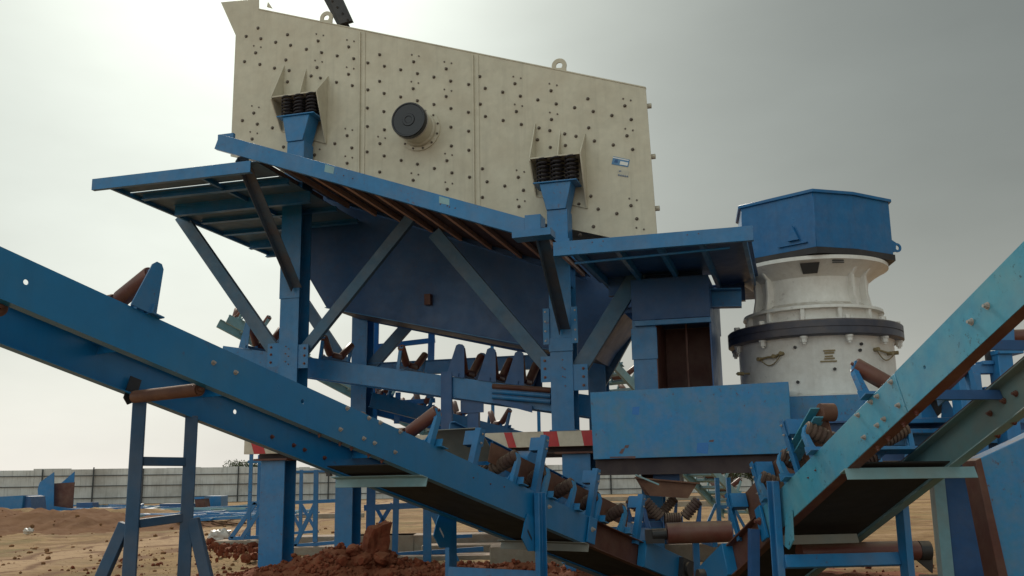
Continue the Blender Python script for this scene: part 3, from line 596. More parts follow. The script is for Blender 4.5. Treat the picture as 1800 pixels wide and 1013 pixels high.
# small fittings on the lower shell
def on_shell(px, py, R=1.235):
    o, d = EYE - V((CX, CY, 0)), ray(px, py); A = d.x**2 + d.y**2; Bq = 2 * (o.x * d.x + o.y * d.y); Cq = o.x**2 + o.y**2 - R * R
    t_ = (-Bq - math.sqrt(max(0, Bq * Bq - 4 * A * Cq))) / (2 * A); p = EYE + d * t_; return p, V((p.x - CX, p.y - CY, 0)).normalized()
for px, py in ((1398, 611), (1403, 672), (1526, 666), (1513, 605), (1467, 649), (1511, 616)):
    p, q = on_shell(px, py); part('plug', MB().tube(p, p + q * 0.03, 0.025, n=8), DARK, ls)
for pts_ in (((1339, 632), (1352, 629), (1364, 627), (1376, 622)), ((1537, 615), (1548, 619), (1560, 622), (1569, 621))):
    mb = MB(); ps = [on_shell(*q) for q in pts_]; mb.path([p + q * 0.05 for p, q in ps], 0.017)
    for p, q in (ps[0], ps[-1], ps[2]): mb.tube(p, p + q * 0.09, 0.032, n=8)
    a0, a1 = ps[0], ps[-1]; arc = []
    for k in range(9):
        f = k / 8; px = pts_[0][0] * (1 - f) + pts_[-1][0] * f; py = pts_[0][1] * (1 - f) + pts_[-1][1] * f + 16 * math.sin(math.pi * f)
        p, q = on_shell(px, py); arc.append(p + q * 0.04)
    mb.path(arc, 0.009); part('hydraulic_hose', mb, GOLD, ls)
mb = MB() # raised cast emblem, blurred beyond reading
for y0, xa_, xb_, hh in ((617, 1447, 1468, 3), (621, 1449, 1466, 4), (627, 1450, 1464, 3), (631, 1449, 1467, 3), (636, 1442, 1471, 3)):
    a0, q = on_shell(xa_, y0); b0, q2 = on_shell(xb_, y0 - 1); mb.beam(a0 + q * 0.01, b0 + q * 0.01, 0.02, hh * 0.007)
part('emblem_plate', mb, GOLD, ls)
p, q = on_shell(1318, 657); part('grease_nipple', MB().tube(p, p + V((-0.22, -0.0, 0)), 0.014, n=8).tube(p + V((-0.2, 0, 0)), p + V((-0.1, 0, 0)), 0.03, n=8), GOLD, ls)

# ================================================================== CRUSHER PLATFORM, BIG BLUE SKIRT PANEL
cp = thing('crusher_platform', 'blue steel platform with wide side panel carrying the white crusher', 'platform', S, S.Y(1220, 835, 1.0))
pv = -1.2
pq = [S.Y(*q, pv) for q in ((1037, 690), (1386, 671), (1393, 797), (1043, 808))]
zt_ = (pq[0].z + pq[1].z) / 2; zb_ = (pq[2].z + pq[3].z) / 2
pn = part('skirt_panel', MB().prism([pq[0], pq[1], pq[2], pq[3]], (0, 0.02, 0)), BLUE2, cp, bevel=0.006)
part('skirt_panel', MB().prism([pq[1] + V((0, .021, 0)), pq[2] + V((0, .021, 0)), pq[2] + V((0, 2.2, 0)), pq[1] + V((0, 2.2, 0))], (-0.02, 0, 0)), BLUE2, cp)
def mark(px, py, w_, h_, m, nm, skew=0):
    part(nm, MB().prism([S.Y(a, b_, pv - .001) for a, b_ in ((px, py), (px + w_, py - 1), (px + w_ - skew, py + h_), (px - skew, py + h_ * 0.9))], (0, -0.0015, 0)), m, pn)
RS = mat('rust_stain', (0.16, 0.07, 0.05), (0.07, 0.09, 0.14), 0.7, nscale=9); PV2 = mat('fresh_paint_patch', (0.006, 0.15, 0.50), (0.012, 0.16, 0.44), 0.35, nscale=6)
mark(1099, 783, 7, 5, RS, 'rust_mark', 2); mark(1093, 789, 6, 9, RS, 'rust_mark', 5); mark(1072, 803, 45, 3, RS, 'rust_mark'); mark(1247, 774, 8, 3, RS, 'rust_mark', 1); mark(1226, 779, 20, 19, PV2, 'paint_patch', 2); mark(1112, 716, 12, 14, PV2, 'paint_patch', 1)
mb = MB(); xA, xB = pq[0].x + 0.03, pq[1].x
mb.ext(pi_(0.26, 0.16, 0.018), (xA, pv + 0.12, zb_ + 0.02), (xB + 0.1, pv + 0.12, zb_ + 0.02)); part('floor_beam', mb, UNDERSHADE, cp)
for k in range(6):
    x = xA + 0.1 + (xB - xA - 0.2) * k / 5; part('floor_beam', MB().ext(pi_(0.22, 0.12, 0.014), (x, pv + 0.22, zb_), (x, 2.6, zb_)), UNDERSHADE, cp)
part('floor_plate', MB().box(xA, xB, pv + 0.03, 2.6, zb_ + 0.03, zb_ + 0.045), UNDERSHADE, cp)
q = S.Y(1172, 838, pv + 0.3); part('hanging_box', MB().box(q.x - 0.19, q.x + 0.19, pv + 0.25, pv + 0.65, q.z - 0.12, zb_ - 0.2), NAVY, cp)
# crusher foundation beams
a, b2 = W.Y(1386, 700, 14.7), W.Y(1720, 700, 14.7)
zc = W.Y(1480, 699, 14.75).z
mb = MB(); mb.box(S.Y(1385, 700, -0.35).x, S.Y(1640, 700, -0.35).x, -0.35, 3.2, zc - 0.42, zc - 0.01)
part('base_frame', mb, BLUE2, cp, bevel=0.01)
for v_ in (-1.0, 2.8):
    x0, x1 = S.Y(1395, 760, v_).x, S.Y(1760, 760, v_).x
    part('main_beam', MB().ext(pi_(0.55, 0.3, 0.025), (x0, v_, zc - 0.43), (x1 + 0.6, v_, zc - 0.43)), NAVY, cp)
mb = MB(); x0 = S.Y(1560, 750, -1.3).x; mb.box(x0, x0 + 2.1, -1.35, -1.0, zc - 0.78, zc - 0.62)
part('main_beam', mb, BLUE, cp)
for k in range(4): part('cross_beam', MB().ext(pi_(0.5, 0.25, 0.02), (x0 - 0.6 + 0.9 * k, -0.8, zc - 0.44), (x0 - 0.6 + 0.9 * k, 2.6, zc - 0.44)), NAVY, cp)
# lower legs of crusher platform (front right H columns)
def hcol_world(pxL, pxR, py, D, z1, m, par, name='column', rot=0.35, depth=0.4):
    p0, p1 = W.Y(pxL, py, D), W.Y(pxR, py, D); w_ = p1.x - p0.x; c_ = (p0.x + p1.x) / 2
    return c_, w_
q = S.Y(1683, 900, 0.4); bw = 0.62
cc_ = part('column', MB().box(q.x - 0.3, q.x - 0.17, 0.1, 0.12, 0.05, zc - 0.98).box(q.x - 0.17, q.x + 0.36, 0.1, 0.6, 0.05, zc - 0.98), NAVY, cp)
part('column_flange', MB().box(q.x - 0.32, q.x - 0.171, 0.06, 0.62, 0.05, zc - 0.98), PALE, cp)
part('footing', MB().box(q.x - 0.55, q.x + 1.9, -0.2, 0.9, -0.2, 0.05), CONC, cp)
part('base_channel', MB().box(q.x + 0.15, q.x + 1.2, -0.5, -0.42, 0.12, 0.27), GREY, cp)

# ================================================================== STRIPED BASE FRAME
bf = thing('base_frame', 'lower blue base frame with red and white striped beam on thick columns', 'base frame', S, V((2.0, 1.5, 0)))
x0, x1 = S.Y(429, 787, -0.02).x, S.Y(1075, 767, -0.02).x; hb_ = 0.245; vb = -0.02
bmn = part('striped_beam', MB().ext(pc(hb_, 0.10, 0.014), (x0, vb, ZB), (x1, vb, ZB)), OFFW, bf, bevel=0.003)
stripes = [(440, 460, 447, 467), (505, 528, 511, 536), (762, 772, 770, 781), (818, 835, 826, 842), (886, 900, 894, 908), (955, 979, 960, 984), (1022, 1042, 1027, 1046)]
for sa_, sb_, sc1, sd1 in stripes:
    part('red_stripe', MB().prism([V((S.Y(sa_, 775, vb).x, vb - .001, ZB - 0.003)), V((S.Y(sb_, 775, vb).x, vb - .001, ZB - 0.003)), V((S.Y(sd1, 790, vb).x, vb - .001, ZB - hb_ + 0.003)), V((S.Y(sc1, 790, vb).x, vb - .001, ZB - hb_ + 0.003))], (0, -0.0025, 0)), RED, bmn)
for v_ in (0.25, VR): part('main_girder', MB().ext(pi_(0.34, 0.2, 0.02), (x0 + 0.15, v_, ZB - 0.001), (x1 + 2.6, v_, ZB - 0.001)), UNDERSHADE, bf)
for x in (xc1, xc2, x0 + 1.6, 3.2): part('cross_girder', MB().ext(pi_(0.32, 0.18, 0.02), (x, 0.36, ZB - 0.01), (x, VR - 0.12, ZB - 0.01)), PRIMER, bf)
for px, v_, w_ in ((488, 0.25, 0.46), (612, VR, 0.38), (1020, 0.25, 0.46), (1150, VR, 0.38)):
    q = S.Y(px, 890, v_); t = 0.025; mb = MB(); d_ = 0.42; zt2_ = ZB - 0.36
    mb.box(q.x - w_ / 2, q.x + w_ / 2, v_ - d_ / 2, v_ - d_ / 2 + t, 0, zt2_); mb.box(q.x - w_ / 2, q.x + w_ / 2, v_ + d_ / 2 - t, v_ + d_ / 2, 0, zt2_); mb.box(q.x - .015, q.x + .015, v_ - d_ / 2 + t, v_ + d_ / 2 - t, 0, zt2_)
    cl_ = part('column', mb, BLUE, bf, bevel=0.005)
    part('cap_plate', MB().box(q.x - w_ / 2 - 0.1, q.x + w_ / 2 + 0.08, v_ - 0.3, v_ + 0.3, zt2_, zt2_ + 0.03), PRIMER, cl_)
    part('cap_plate', MB().box(q.x - w_ / 2 - 0.07, q.x + w_ / 2 - 0.08, v_ - 0.28, v_ + 0.28, zt2_ + 0.031, ZB - 0.345), PRIMER, cl_)
q = S.Y(579, 827, 0.25); part('clamp', MB().box(q.x - 0.06, q.x + 0.06, 0.2, 0.3, q.z - 0.05, q.z + 0.05).box(q.x - 0.035, q.x + 0.035, 0.2, 0.3, q.z - 0.1, q.z - 0.05), DARK, bf)
part('bottom_plate', MB().box(S.Y(455, 826, 0).x, S.Y(765, 820, 0).x, 0.1, 0.5, ZB - 0.352, ZB - 0.342), PRIMER, bf)

# ================================================================== IDLERS
def ring_roller(p0, p1, r, rings=7):
    mb = MB(); p0, p1 = V(p0), V(p1); L_ = (p1 - p0).length; d = (p1 - p0) / L_; prof = [(0, 0.0), (r * 0.8, 0.0)]
    for k in range(rings):
        a = L_ * (k + 0.12) / rings; b_ = L_ * (k + 0.78) / rings; prof += [(r * 0.8, a), (r, a + 0.004), (r, b_), (r * 0.8, b_ + 0.004)]
    prof += [(r * 0.8, L_), (0, L_)]; return mb.lathe(prof, p0, d, 20)
def plain_roller(p0, p1, r):
    p0, p1 = V(p0), V(p1); L_ = (p1 - p0).length; d = (p1 - p0) / L_
    return MB().lathe([(0, -0.03), (0.012, -0.03), (0.014, 0.0), (r * 0.7, 0.0), (r * 0.72, 0.006), (r * 0.93, 0.0), (r, 0.008), (r, L_ - 0.008), (r * 0.93, L_), (r * 0.72, L_ - 0.006), (r * 0.7, L_), (0.014, L_), (0.012, L_ + 0.03), (0, L_ + 0.03)], p0, d, 22)
def idler(par, x, W_, z=0.0, ringed=False, fm=BLUE, r=0.062, h=0.34, wide=0.0, y0=0.0, near=True):
    """troughing idler set across a conveyor: L base, four brackets, three rollers (sub-parts)"""
    ya, yb_, yc, yd = y0 + 0.02, y0 + 0.345 * W_, y0 + 0.655 * W_, y0 + W_ - 0.02
    mb = MB(); mb.ext([(0, 0), (0.10, 0), (0.10, 0.01), (0.01, 0.01), (0.01, 0.07), (0, 0.07)], (x + 0.05, y0 - 0.06, z), (x + 0.05, y0 + W_ + 0.06, z))
    for s_, ye in ((-1, ya), (1, yd)):
        pr = [(ye - s_ * 0.05, z + 0.0), (ye + s_ * 0.01, z), (ye + s_ * 0.035, z + h * 0.75), (ye + s_ * 0.005, z + h), (ye - s_ * 0.05, z + h + 0.01), (ye - s_ * 0.045, z + h - 0.03), (ye + s_ * 0.0, z + h * 0.72)]
        mb.prism([(x - 0.03, a, b_) for a, b_ in pr], (0.06, 0, 0))
        if wide: mb.prism([(x - wide, ye + s_ * 0.045, z), (x + wide, ye + s_ * 0.045, z), (x + wide * 0.45, ye + s_ * 0.045, z + h + 0.03), (x + wide * 0.2, ye + s_ * 0.045, z + h + 0.06), (x - wide * 0.2, ye + s_ * 0.045, z + h + 0.06), (x - wide * 0.45, ye + s_ * 0.045, z + h + 0.03)], (0, s_ * 0.012, 0))
        mb.prism([(x - 0.055, ye - s_ * 0.06, z + 0.0), (x + 0.055, ye - s_ * 0.06, z), (x, ye - s_ * 0.02, z + 0.16)], (0, s_ * 0.012, 0))
    for ye in (yb_ - 0.01, yc + 0.01): mb.prism([(x - 0.045, ye - .006, z), (x + 0.045, ye - .006, z), (x + 0.02, ye - .006, z + 0.15), (x - 0.02, ye - .006, z + 0.15)], (0, 0.012, 0))
    fr = part('idler_frame', mb, fm, par)
    rm = RUBBER if ringed else ROLLER; fn = ring_roller if ringed else plain_roller
    part('roller', fn((x, ya + 0.0, z + h - 0.02), (x, yb_ - 0.04, z + 0.13), r), rm, fr)
    part('roller', fn((x, yb_ + 0.01, z + 0.115), (x, yc - 0.01, z + 0.115), r), rm, fr)
    part('roller', fn((x, yd, z + h - 0.02), (x, yc + 0.04, z + 0.13), r), rm, fr)
    return fr

def drill(o, pts, r, ax=(0, 1, 0)):
    mb_ = MB(); ax = V(ax)
    for p in pts: mb_.tube(p - ax * 0.05, p + ax * 0.05, r, n=16)
    cut = bpy.data.objects.new('cutter', mb_.mesh('cutter')); col.objects.link(cut); cut.parent = o
    m_ = o.modifiers.new('b', 'BOOLEAN'); m_.operation = 'DIFFERENCE'; m_.object = cut; m_.solver = 'EXACT'
    for q in [q for q in o.modifiers if q.type == 'BEVEL']: o.modifiers.remove(q)
    bpy.context.view_layer.update(); me = bpy.data.meshes.new_from_object(o.evaluated_get(bpy.context.evaluated_depsgraph_get()))
    o.modifiers.clear(); o.data = me; me.polygons.foreach_set('use_smooth', [False] * len(me.polygons)); bpy.data.objects.remove(cut)
# ================================================================== LEFT CONVEYOR (rises to the left, towards the camera)
D1 = V((0.60, 0.80, 0)); N1 = V((-0.80, 0.60, 0))
C1 = conv_frame(V((-3.06, 5.78, 0)), D1, N1, (0, 433), (1035, 908)); HW = 0.30; W1 = 1.05
c1 = thing('belt_conveyor', 'deep blue unfinished conveyor frame running down from the left edge to the centre bottom', 'conveyor', C1, V((4.5, 0.5, -0.3)))
xe = C1.Y(1198, 985, 0).x; xs_ = -3.4; xsplit = C1.Y(1036, 908, 0).x
na = part('side_channel', MB().ext(pc(HW, 0.09, 0.011), (xs_, 0, 0), (xsplit, 0, 0)), DBLUE, c1, bevel=0.003)
nb = part('side_channel', MB().ext(pc(HW, 0.09, 0.011, 1), (xsplit + 0.005, 0.10, 0.0), (xe, 0.10, 0.0)), PRIMER, c1, bevel=0.003)
fa = part('side_channel', MB().ext(pc(HW, 0.09, 0.011, 1), (xs_ + 0.5, W1, 0), (xe, W1, 0)), DBLUE, c1, bevel=0.003)
def pb1(px, py): return C1.Y(px, py, 0)
for px, py in ((375, 638), (414, 655), (610, 718), (648, 735), (668, 743), (703, 759), (598, 755), (639, 771), (658, 779), (694, 795)):
    bolts(na, [C1.Y(px, py, 0)], (0, -1, 0), sc_=0.95)
for px, py in ((46, 496), (532, 706)):
    drill(na, [C1.Y(px, py, 0)], 0.018)
bolts(na, [C1.Y(832, 840, 0), C1.Y(862, 851, 0), C1.Y(886, 856, 0)], (0, -1, 0), me=RBOLTME, sc_=0.4)
bolts(fa, [C1.Y(px, py, W1 - .012) for px, py in ((490, 734), (527, 750), (545, 758), (580, 773), (478, 768), (516, 783), (535, 791), (570, 805))], (0, -1, 0), me=RBOLTME, sc_=1.0)
bolts(na, [V((C1.Y(px, 800, 0).x, 0.045, -HW)) for px in (560, 600, 622, 655, 680)], (0, 0, -1), me=RBOLTME, sc_=0.9)
PAN_SHADE = mat('pan_shade_black', (0.012, 0.012, 0.013), (0.008, 0.008, 0.009), 0.7)  # near-black: the pan's unlit underside is put into its colour
part('deck_plate', MB().box(C1.Y(715, 775, 0).x, xe - 0.25, 0.10, W1 - 0.10, -HW + 0.02, -HW + 0.03), PAN_SHADE, c1)
drill(fa, [C1.Y(412, 724, W1), C1.Y(737, 855, W1)], 0.02)
xq = C1.Y(640, 735, 0).x
# end plate / take up box
xt = C1.Y(1133, 955, 0).x
part('take_up_box', MB().box(xt, xe + 0.12, -0.03, 0.08, -0.29, 0.02), DBLUE, c1, bevel=0.005)
part('take_up_box', MB().box(xt, xe + 0.12, W1, W1 + 0.1, -0.29, 0.02), DBLUE, c1)
part('tail_drum', MB().tube((xe - 0.05, 0.12, -0.1), (xe - 0.05, W1 - 0.05, -0.1), 0.17, n=28), ROLLER, c1)
part('bearing_block', MB().tube((xe + 0.02, -0.12, -0.12), (xe + 0.02, -0.03, -0.12), 0.09, n=14).box(xe - 0.12, xe + 0.16, -0.09, -0.03, -0.24, 0.0), DARK, c1)
part('splice_bracket', MB().box(xsplit - 0.03, xsplit + 0.13, -0.03, -0.012, -0.28, 0.0), DBLUE, c1, bevel=0.004)
bolts(c1, [V((xsplit + 0.04, -0.03, -0.13))], (0, -1, 0), sc_=1.4)
# cross members
def cross(par, C, x, y0, y1, z, m, b=0.075, name='cross_angle'): return part(name, MB().ext([(0, 0), (b, 0), (b, .008), (.008, .008), (.008, b), (0, b)], (x, y0, z), (x, y1, z), (0, 0, -1)), m, par)
for px in (250, 470, 760, 960):
    x = C1.Y(px, 800, 0).x; cross(c1, C1, x, 0.02, W1 - 0.02, -0.02, DBLUE)
x = C1.Y(750, 836, 0).x
cross(c1, C1, x, -0.02, W1 + 0.1, -HW - 0.001, PALE, 0.085); x = C1.Y(1028, 965, 0).x; cross(c1, C1, x, -0.05, W1 + 0.1, -HW - 0.001, GREY, 0.085)
# return roller below
x = C1.Y(364, 690, 0).x
rr = part('return_roller', plain_roller((x, 0.10, -HW - 0.02), (x, W1 - 0.12, -HW - 0.02), 0.048), RUST, c1)
part('roller_bracket', MB().prism([(x - 0.05, W1 - 0.06, -HW + 0.14), (x + 0.05, W1 - 0.06, -HW + 0.14), (x + 0.05, W1 - 0.06, -HW - 0.04), (x, W1 - 0.06, -HW - 0.08), (x - 0.05, W1 - 0.06, -HW - 0.04)], (0, 0.01, 0)), DARK, rr)
x = C1.Y(20, 560, 0).x; rr = part('return_roller', plain_roller((x - 0.05, 0.10, -HW - 0.02), (x - 0.05, W1 - 0.12, -HW - 0.02), 0.058), RUST, c1)
# idlers
idler(c1, C1.Y(248, 545, 0).x, W1, h=0.30, fm=BLUE, wide=0.10)
idler(c1, C1.Y(762, 775, 0).x, W1, h=0.34, fm=DBLUE)
for px, py in ((905, 850), (958, 875), (1005, 895), (1050, 918), (1095, 940)): idler(c1, C1.Y(px, py, 0).x, W1, ringed=True, h=0.30, fm=BLUE2, r=0.07)
# skirt board posts and plates
for px, py, h in ((834, 820, 0.36), (945, 868, 0.62), (1040, 915, 0.56), (1122, 955, 0.54)):
    x = C1.Y(px, py, 0).x
    po = part('skirt_post', MB().ext([(0, 0), (.07, 0), (.07, .008), (.008, .008), (.008, .07), (0, .07)], (x, 0.03, -0.05), (x - 0.0, 0.0, h), (1, 0, 0)), BLUE, c1)
    part('post_arm', MB().box(x + 0.01, x + 0.10, 0.02, 0.20, h - 0.16, h - 0.02), BLUE, po)
    bolts(po, [V((x + 0.04, 0.0, h - 0.05)), V((x + 0.04, 0.0, h - 0.14))], (0, -1, 0), sc_=0.6)
    part('skirt_post', MB().ext([(0, 0), (.07, 0), (.07, .008), (.008, .008), (.008, .07), (0, .07)], (x, W1, -0.05), (x, W1, h), (1, 0, 0)), BLUE, c1)
xA, xB = C1.Y(885, 835, 0).x, C1.Y(1128, 950, 0).x
part('skirt_board', MB().box(xA, xB, 0.22, 0.228, 0.16, 0.36), RUST, c1)
skf = part('skirt_board', MB().box(xA + 0.1, xB, W1 - 0.14, W1 - 0.13, 0.18, 0.64), BLUE, c1)
part('board_flange', MB().box(xA + 0.1, xB, W1 - 0.20, W1 - 0.141, 0.64, 0.648), BLUE, skf)
for k in range(6):
    x = xA + 0.3 + (xB - xA - 0.4) * k / 5; part('stiffener', MB().box(x, x + 0.01, W1 - 0.20, W1 - 0.141, 0.20, 0.638), BLUE, skf)
# chute apron at the upper end of the skirts
mb = MB(); n_ = 10
prof = [(xA - 0.25 + 0.40 * (k / n_), 0.44 - 0.22 * (k / n_) ** 1.5) for k in range(n_ + 1)]
for (a, za), (b_, zb2) in zip(prof[:-1], prof[1:]): mb.prism([(a, 0.24, za), (b_, 0.24, zb2), (b_, W1 - 0.15, zb2), (a, W1 - 0.15, za)], (0, 0, -0.008))
part('loading_apron', mb, GREY, c1)
xh = C1.Y(918, 800, W1 - .1).x
part('hinge_cover', MB().tube((xh - 0.1, W1 - 0.35, 0.58), (xh - 0.1, W1 - 0.05, 0.58), 0.12, n=20), BLUE, c1)
# support legs under the tail half
def c_leg(par, C, x, y, m, ztop, zg=-0.02, b=0.13, t=0.012, sgn=1, lab=None):
    """vertical leg from the conveyor down to the ground, built in conveyor coordinates"""
    top = C.M @ V((x, y, ztop)); bot = V((top.x, top.y, zg)); ti, bi = C.I @ top, C.I @ bot
    return part('support_leg', MB().ext([(0, 0), (b, 0), (b, 0.06), (b - t, 0.06), (b - t, t), (t, t), (t, 0.06), (0, 0.06)], ti, bi, (0, sgn, 0.0)), m, par, label=lab, bevel=0.003), ti, bi
xl_ = C1.Y(953, 875, -0.05).x
lgn, ti, bi = c_leg(c1, C1, xl_, -0.03, BLUE, 0.01, sgn=-1)
bolts(lgn, [V((xl_ + 0.07, -0.10, -0.12))], (0, -1, 0), sc_=1.1)
lgf, tj, bj = c_leg(c1, C1, xl_, W1 + 0.12, BLUE, -0.2)
f_ = 0.62
def lp(a, b_, f): return a + (b_ - a) * f
za = C1.I @ V(((C1.M @ ti).x, (C1.M @ ti).y, 0.53)); zb3 = C1.I @ V(((C1.M @ tj).x, (C1.M @ tj).y, 0.53))
part('leg_tie', MB().beam(za, zb3, 0.05, 0.15, (0, 0, 1)), BLUE, c1, bevel=0.004)
# slotted adjusting plates
for (yy, xoff) in ((-0.02, -0.16), (W1 + 0.1, -0.16)):
    q = V((xl_ + xoff, yy, -HW)); pr = [(q.x, q.z + 0.05), (q.x + 0.22, q.z + 0.05), (q.x + 0.26, q.z - 0.26), (q.x + 0.1, q.z - 0.30), (q.x - 0.04, q.z - 0.2), (q.x - 0.03, q.z - 0.05)]
    pt = part('slotted_plate', MB().prism([(a, yy, b_) for a, b_ in pr], (0, 0.012, 0)), DBLUE, c1)
    part('slot', MB().prism([(q.x + 0.03, yy - 0.002, q.z - 0.12), (q.x + 0.12, yy - 0.002, q.z - 0.19), (q.x + 0.12, yy - .002, q.z - 0.165), (q.x + 0.03, yy - .002, q.z - 0.095)], (0, -0.001, 0)), DARK if yy < 0.5 else LWHITE, pt)
# trestle under the high part of the left conveyor
far = lambda px, py: C1.M @ C1.Y(px, py, W1 - 0.05)
pL_, pR_ = far(246, 700), far(337, 736)
tr = thing('conveyor_trestle', 'dark blue two legged trestle with splayed feet under the left conveyor', 'trestle', W, V(((pL_.x + pR_.x) / 2, (pL_.y + pR_.y) / 2, 0)))
def ang(par, p0, p1, b=0.10, t=0.010, m=NAVY, name='leg', up=(1, 0, 0)):
    return part(name, MB().ext([(-b/2, -b/2), (b/2, -b/2), (b/2, -b/2 + t), (-b/2 + t, -b/2 + t), (-b/2 + t, b/2), (-b/2, b/2)], p0, p1, up), m, par, bevel=0.002)
TB = mat('paint_trestle_blue', (0.025, 0.09, 0.19), (0.02, 0.07, 0.15), 0.5, dust=DUST, dusta=0.2, rust=0.2)
legs = []
for p in (pL_, pR_):
    legs.append(p); part('leg', MB().beam(V((p.x, p.y, p.z + 0.02)), V((p.x, p.y, 0.0)), 0.095, 0.10, (1, 0.3, 0)), TB, tr, bevel=0.006)
for py, ph in ((812, 0.06), (914, 0.055)):
    zl_, zr_ = W.Y(241, py + (3 if py > 900 else -1), pL_.y).z, W.Y(335, py, pR_.y).z
    if py > 900: zl_ = W.Y(241, 921, pL_.y).z; zr_ = W.Y(335, 910, pR_.y).z
    dv = (pR_ - pL_); dv.z = 0; dv.normalize()
    part('cross_bar', MB().beam(V((pL_.x, pL_.y, zl_)) + dv * 0.05, V((pR_.x, pR_.y, zr_)) - dv * 0.05, 0.05, ph + 0.01), TB, tr, bevel=0.004)
for p, s_, (px1, py1), pyt in ((pL_, -1, (188, 1013), 920), (pR_, 1, (356, 1013), 912)):
    zt4 = W.Y(241 if s_ < 0 else 330, pyt, p.y).z; f1_ = W.Y(px1, py1, p.y)
    d = (f1_ - V((p.x, p.y, zt4))); k = zt4 / (zt4 - f1_.z)
    part('splay_leg', MB().beam(V((p.x + s_ * 0.05, p.y - 0.002, zt4)), V((p.x, p.y, zt4)) + d * k, 0.08, 0.09, (1, 0, 0)), TB, tr, bevel=0.005)

# ================================================================== RIGHT CONVEYOR (rises to the right, towards the camera)
GTEAL = mat('paint_grey_teal', (0.11, 0.25, 0.29), (0.16, 0.25, 0.25), 0.45, dust=DUST, dusta=0.4, rust=0.6)
D2 = V((0.18, -0.984, 0)).normalized(); N2 = V((0.984, 0.18, 0)).normalized()
C2 = conv_frame(V((2.365, 8.1, 0)), D2, N2, (1332, 899.5), (1666, 560)); W2 = 0.94
c2_ = thing('belt_conveyor', 'weathered teal conveyor frame rising towards the right edge past the white crusher', 'conveyor', C2, V((0.5, 0.5, -0.3)))
xt2 = C2.Y(1240, 992, 0).x; xe2 = C2.Y(1800, 428, 0).x + 1.6; xj = C2.Y(1572, 656, 0).x
na2 = part('side_channel', MB().ext(pc(HW, 0.10, 0.012), (xj + 0.006, 0, 0), (xe2, 0, 0)), TEAL, c2_, bevel=0.003)
xk = C2.Y(1340, 893, 0).x
nb2 = part('side_channel', MB().ext(pc(HW, 0.10, 0.012), (xk, 0, 0), (xj - 0.006, 0, 0)), TEAL, c2_, bevel=0.003)
nc2 = part('side_channel', MB().ext(pc(HW, 0.08, 0.012, 1), (xt2, 0.09, 0), (xk - 0.004, 0.09, 0)), PRIMER, c2_)
fa2 = part('side_channel', MB().ext(pc(HW, 0.09, 0.012, 1), (xt2, W2, 0), (xe2, W2, 0)), GTEAL, c2_, bevel=0.003)
part('flange_maroon', MB().box(xk, xe2, 0.004, 0.098, -HW - 0.004, -HW - 0.0005), PRIMER, c2_)  # maroon underside strip, imitates red light bounced off the soil
part('flange_maroon', MB().box(xt2, xe2, W2 - 0.092, W2 - 0.004, 0.0005, 0.004), PRIMER, c2_)
Q = lambda pts, y=0: [C2.Y(x, y_, y) for x, y_ in pts]
bolts(nb2, Q(((1567, 672), (1543, 697), (1532, 707), (1509, 730), (1580, 713), (1555, 737), (1543, 748), (1520, 769))), (0, -1, 0), sc_=1.0)
bolts(na2, Q(((1708, 566), (1736, 538))), (0, -1, 0), sc_=1.15)
bolts(nb2, [V((C2.Y(p, y, 0).x, 0.05, -HW - 0.004)) for p, y in ((1527, 775), (1545, 757), (1573, 735), (1595, 715))], (0, 0, -1), me=RBOLTME, sc_=1.1)
bolts(fa2, [C2.Y(x, y, W2 - 0.015) for x, y in ((1741, 727), (1786, 692), (1755, 765), (1784, 742), (1798, 725), (1765, 705))], (0, -1, 0), me=RBOLTME, sc_=1.2)
bolts(nb2, Q(((1421, 840), (1434, 827))), (0, -1, 0), me=RBOLTME, sc_=0.45)
drill(na2, [C2.Y(1625, 646, 0)], 0.014)
part('take_up_box', MB().box(xt2 - 0.12, C2.Y(1274, 958, 0).x, -0.03, 0.08, -0.29, 0.02), DBLUE, c2_, bevel=0.005)
part('splice_bracket', MB().box(xk - 0.09, xk + 0.03, -0.04, -0.012, -0.29, 0.01), DBLUE, c2_, bevel=0.004)
bolts(c2_, [V((xk - 0.03, -0.04, -0.12))], (0, -1, 0), me=RBOLTME, sc_=1.8)
part('tail_drum', MB().tube((xt2 + 0.05, 0.12, -0.1), (xt2 + 0.05, W2 - 0.05, -0.1), 0.15, n=28), ROLLER, c2_)
part('bearing_block', MB().tube((xt2 - 0.02, -0.1, -0.12), (xt2 - 0.02, -0.03, -0.12), 0.08, n=14), DARK, c2_)
x = C2.Y(1490, 826, 0).x; cross(c2_, C2, x, -0.02, W2 + 0.12, -HW - 0.001, PALE, 0.09)
x = C2.Y(1405, 905, 0).x; cross(c2_, C2, x - 0.4, -0.02, 0.7, -HW - 0.05, GREY, 0.08)
for px in (1420, 1540, 1660, 1790):
    x = C2.Y(px, 800, 0).x if px < 1500 else C2.Y(px, 650, 0).x; cross(c2_, C2, x, 0.02, W2 - 0.02, -0.03, NAVY)
part('deck_plate', MB().box(xt2 + 0.3, C2.Y(1475, 757, 0).x, 0.102, W2 - 0.102, -HW + 0.02, -HW + 0.03), PAN_SHADE, c2_)
x = C2.Y(1470, 880, 0.1).x
idler(c2_, C2.Y(1518, 706, 0).x, W2, h=0.34, fm=BLUE)
idler(c2_, C2.Y(1800, 430, 0).x + 0.5, W2, h=0.34, fm=BLUE)
for px, py in ((1345, 892), (1380, 852), (1425, 805)): idler(c2_, C2.Y(px, py, 0).x, W2, ringed=True, h=0.28, fm=BLUE2, r=0.07)
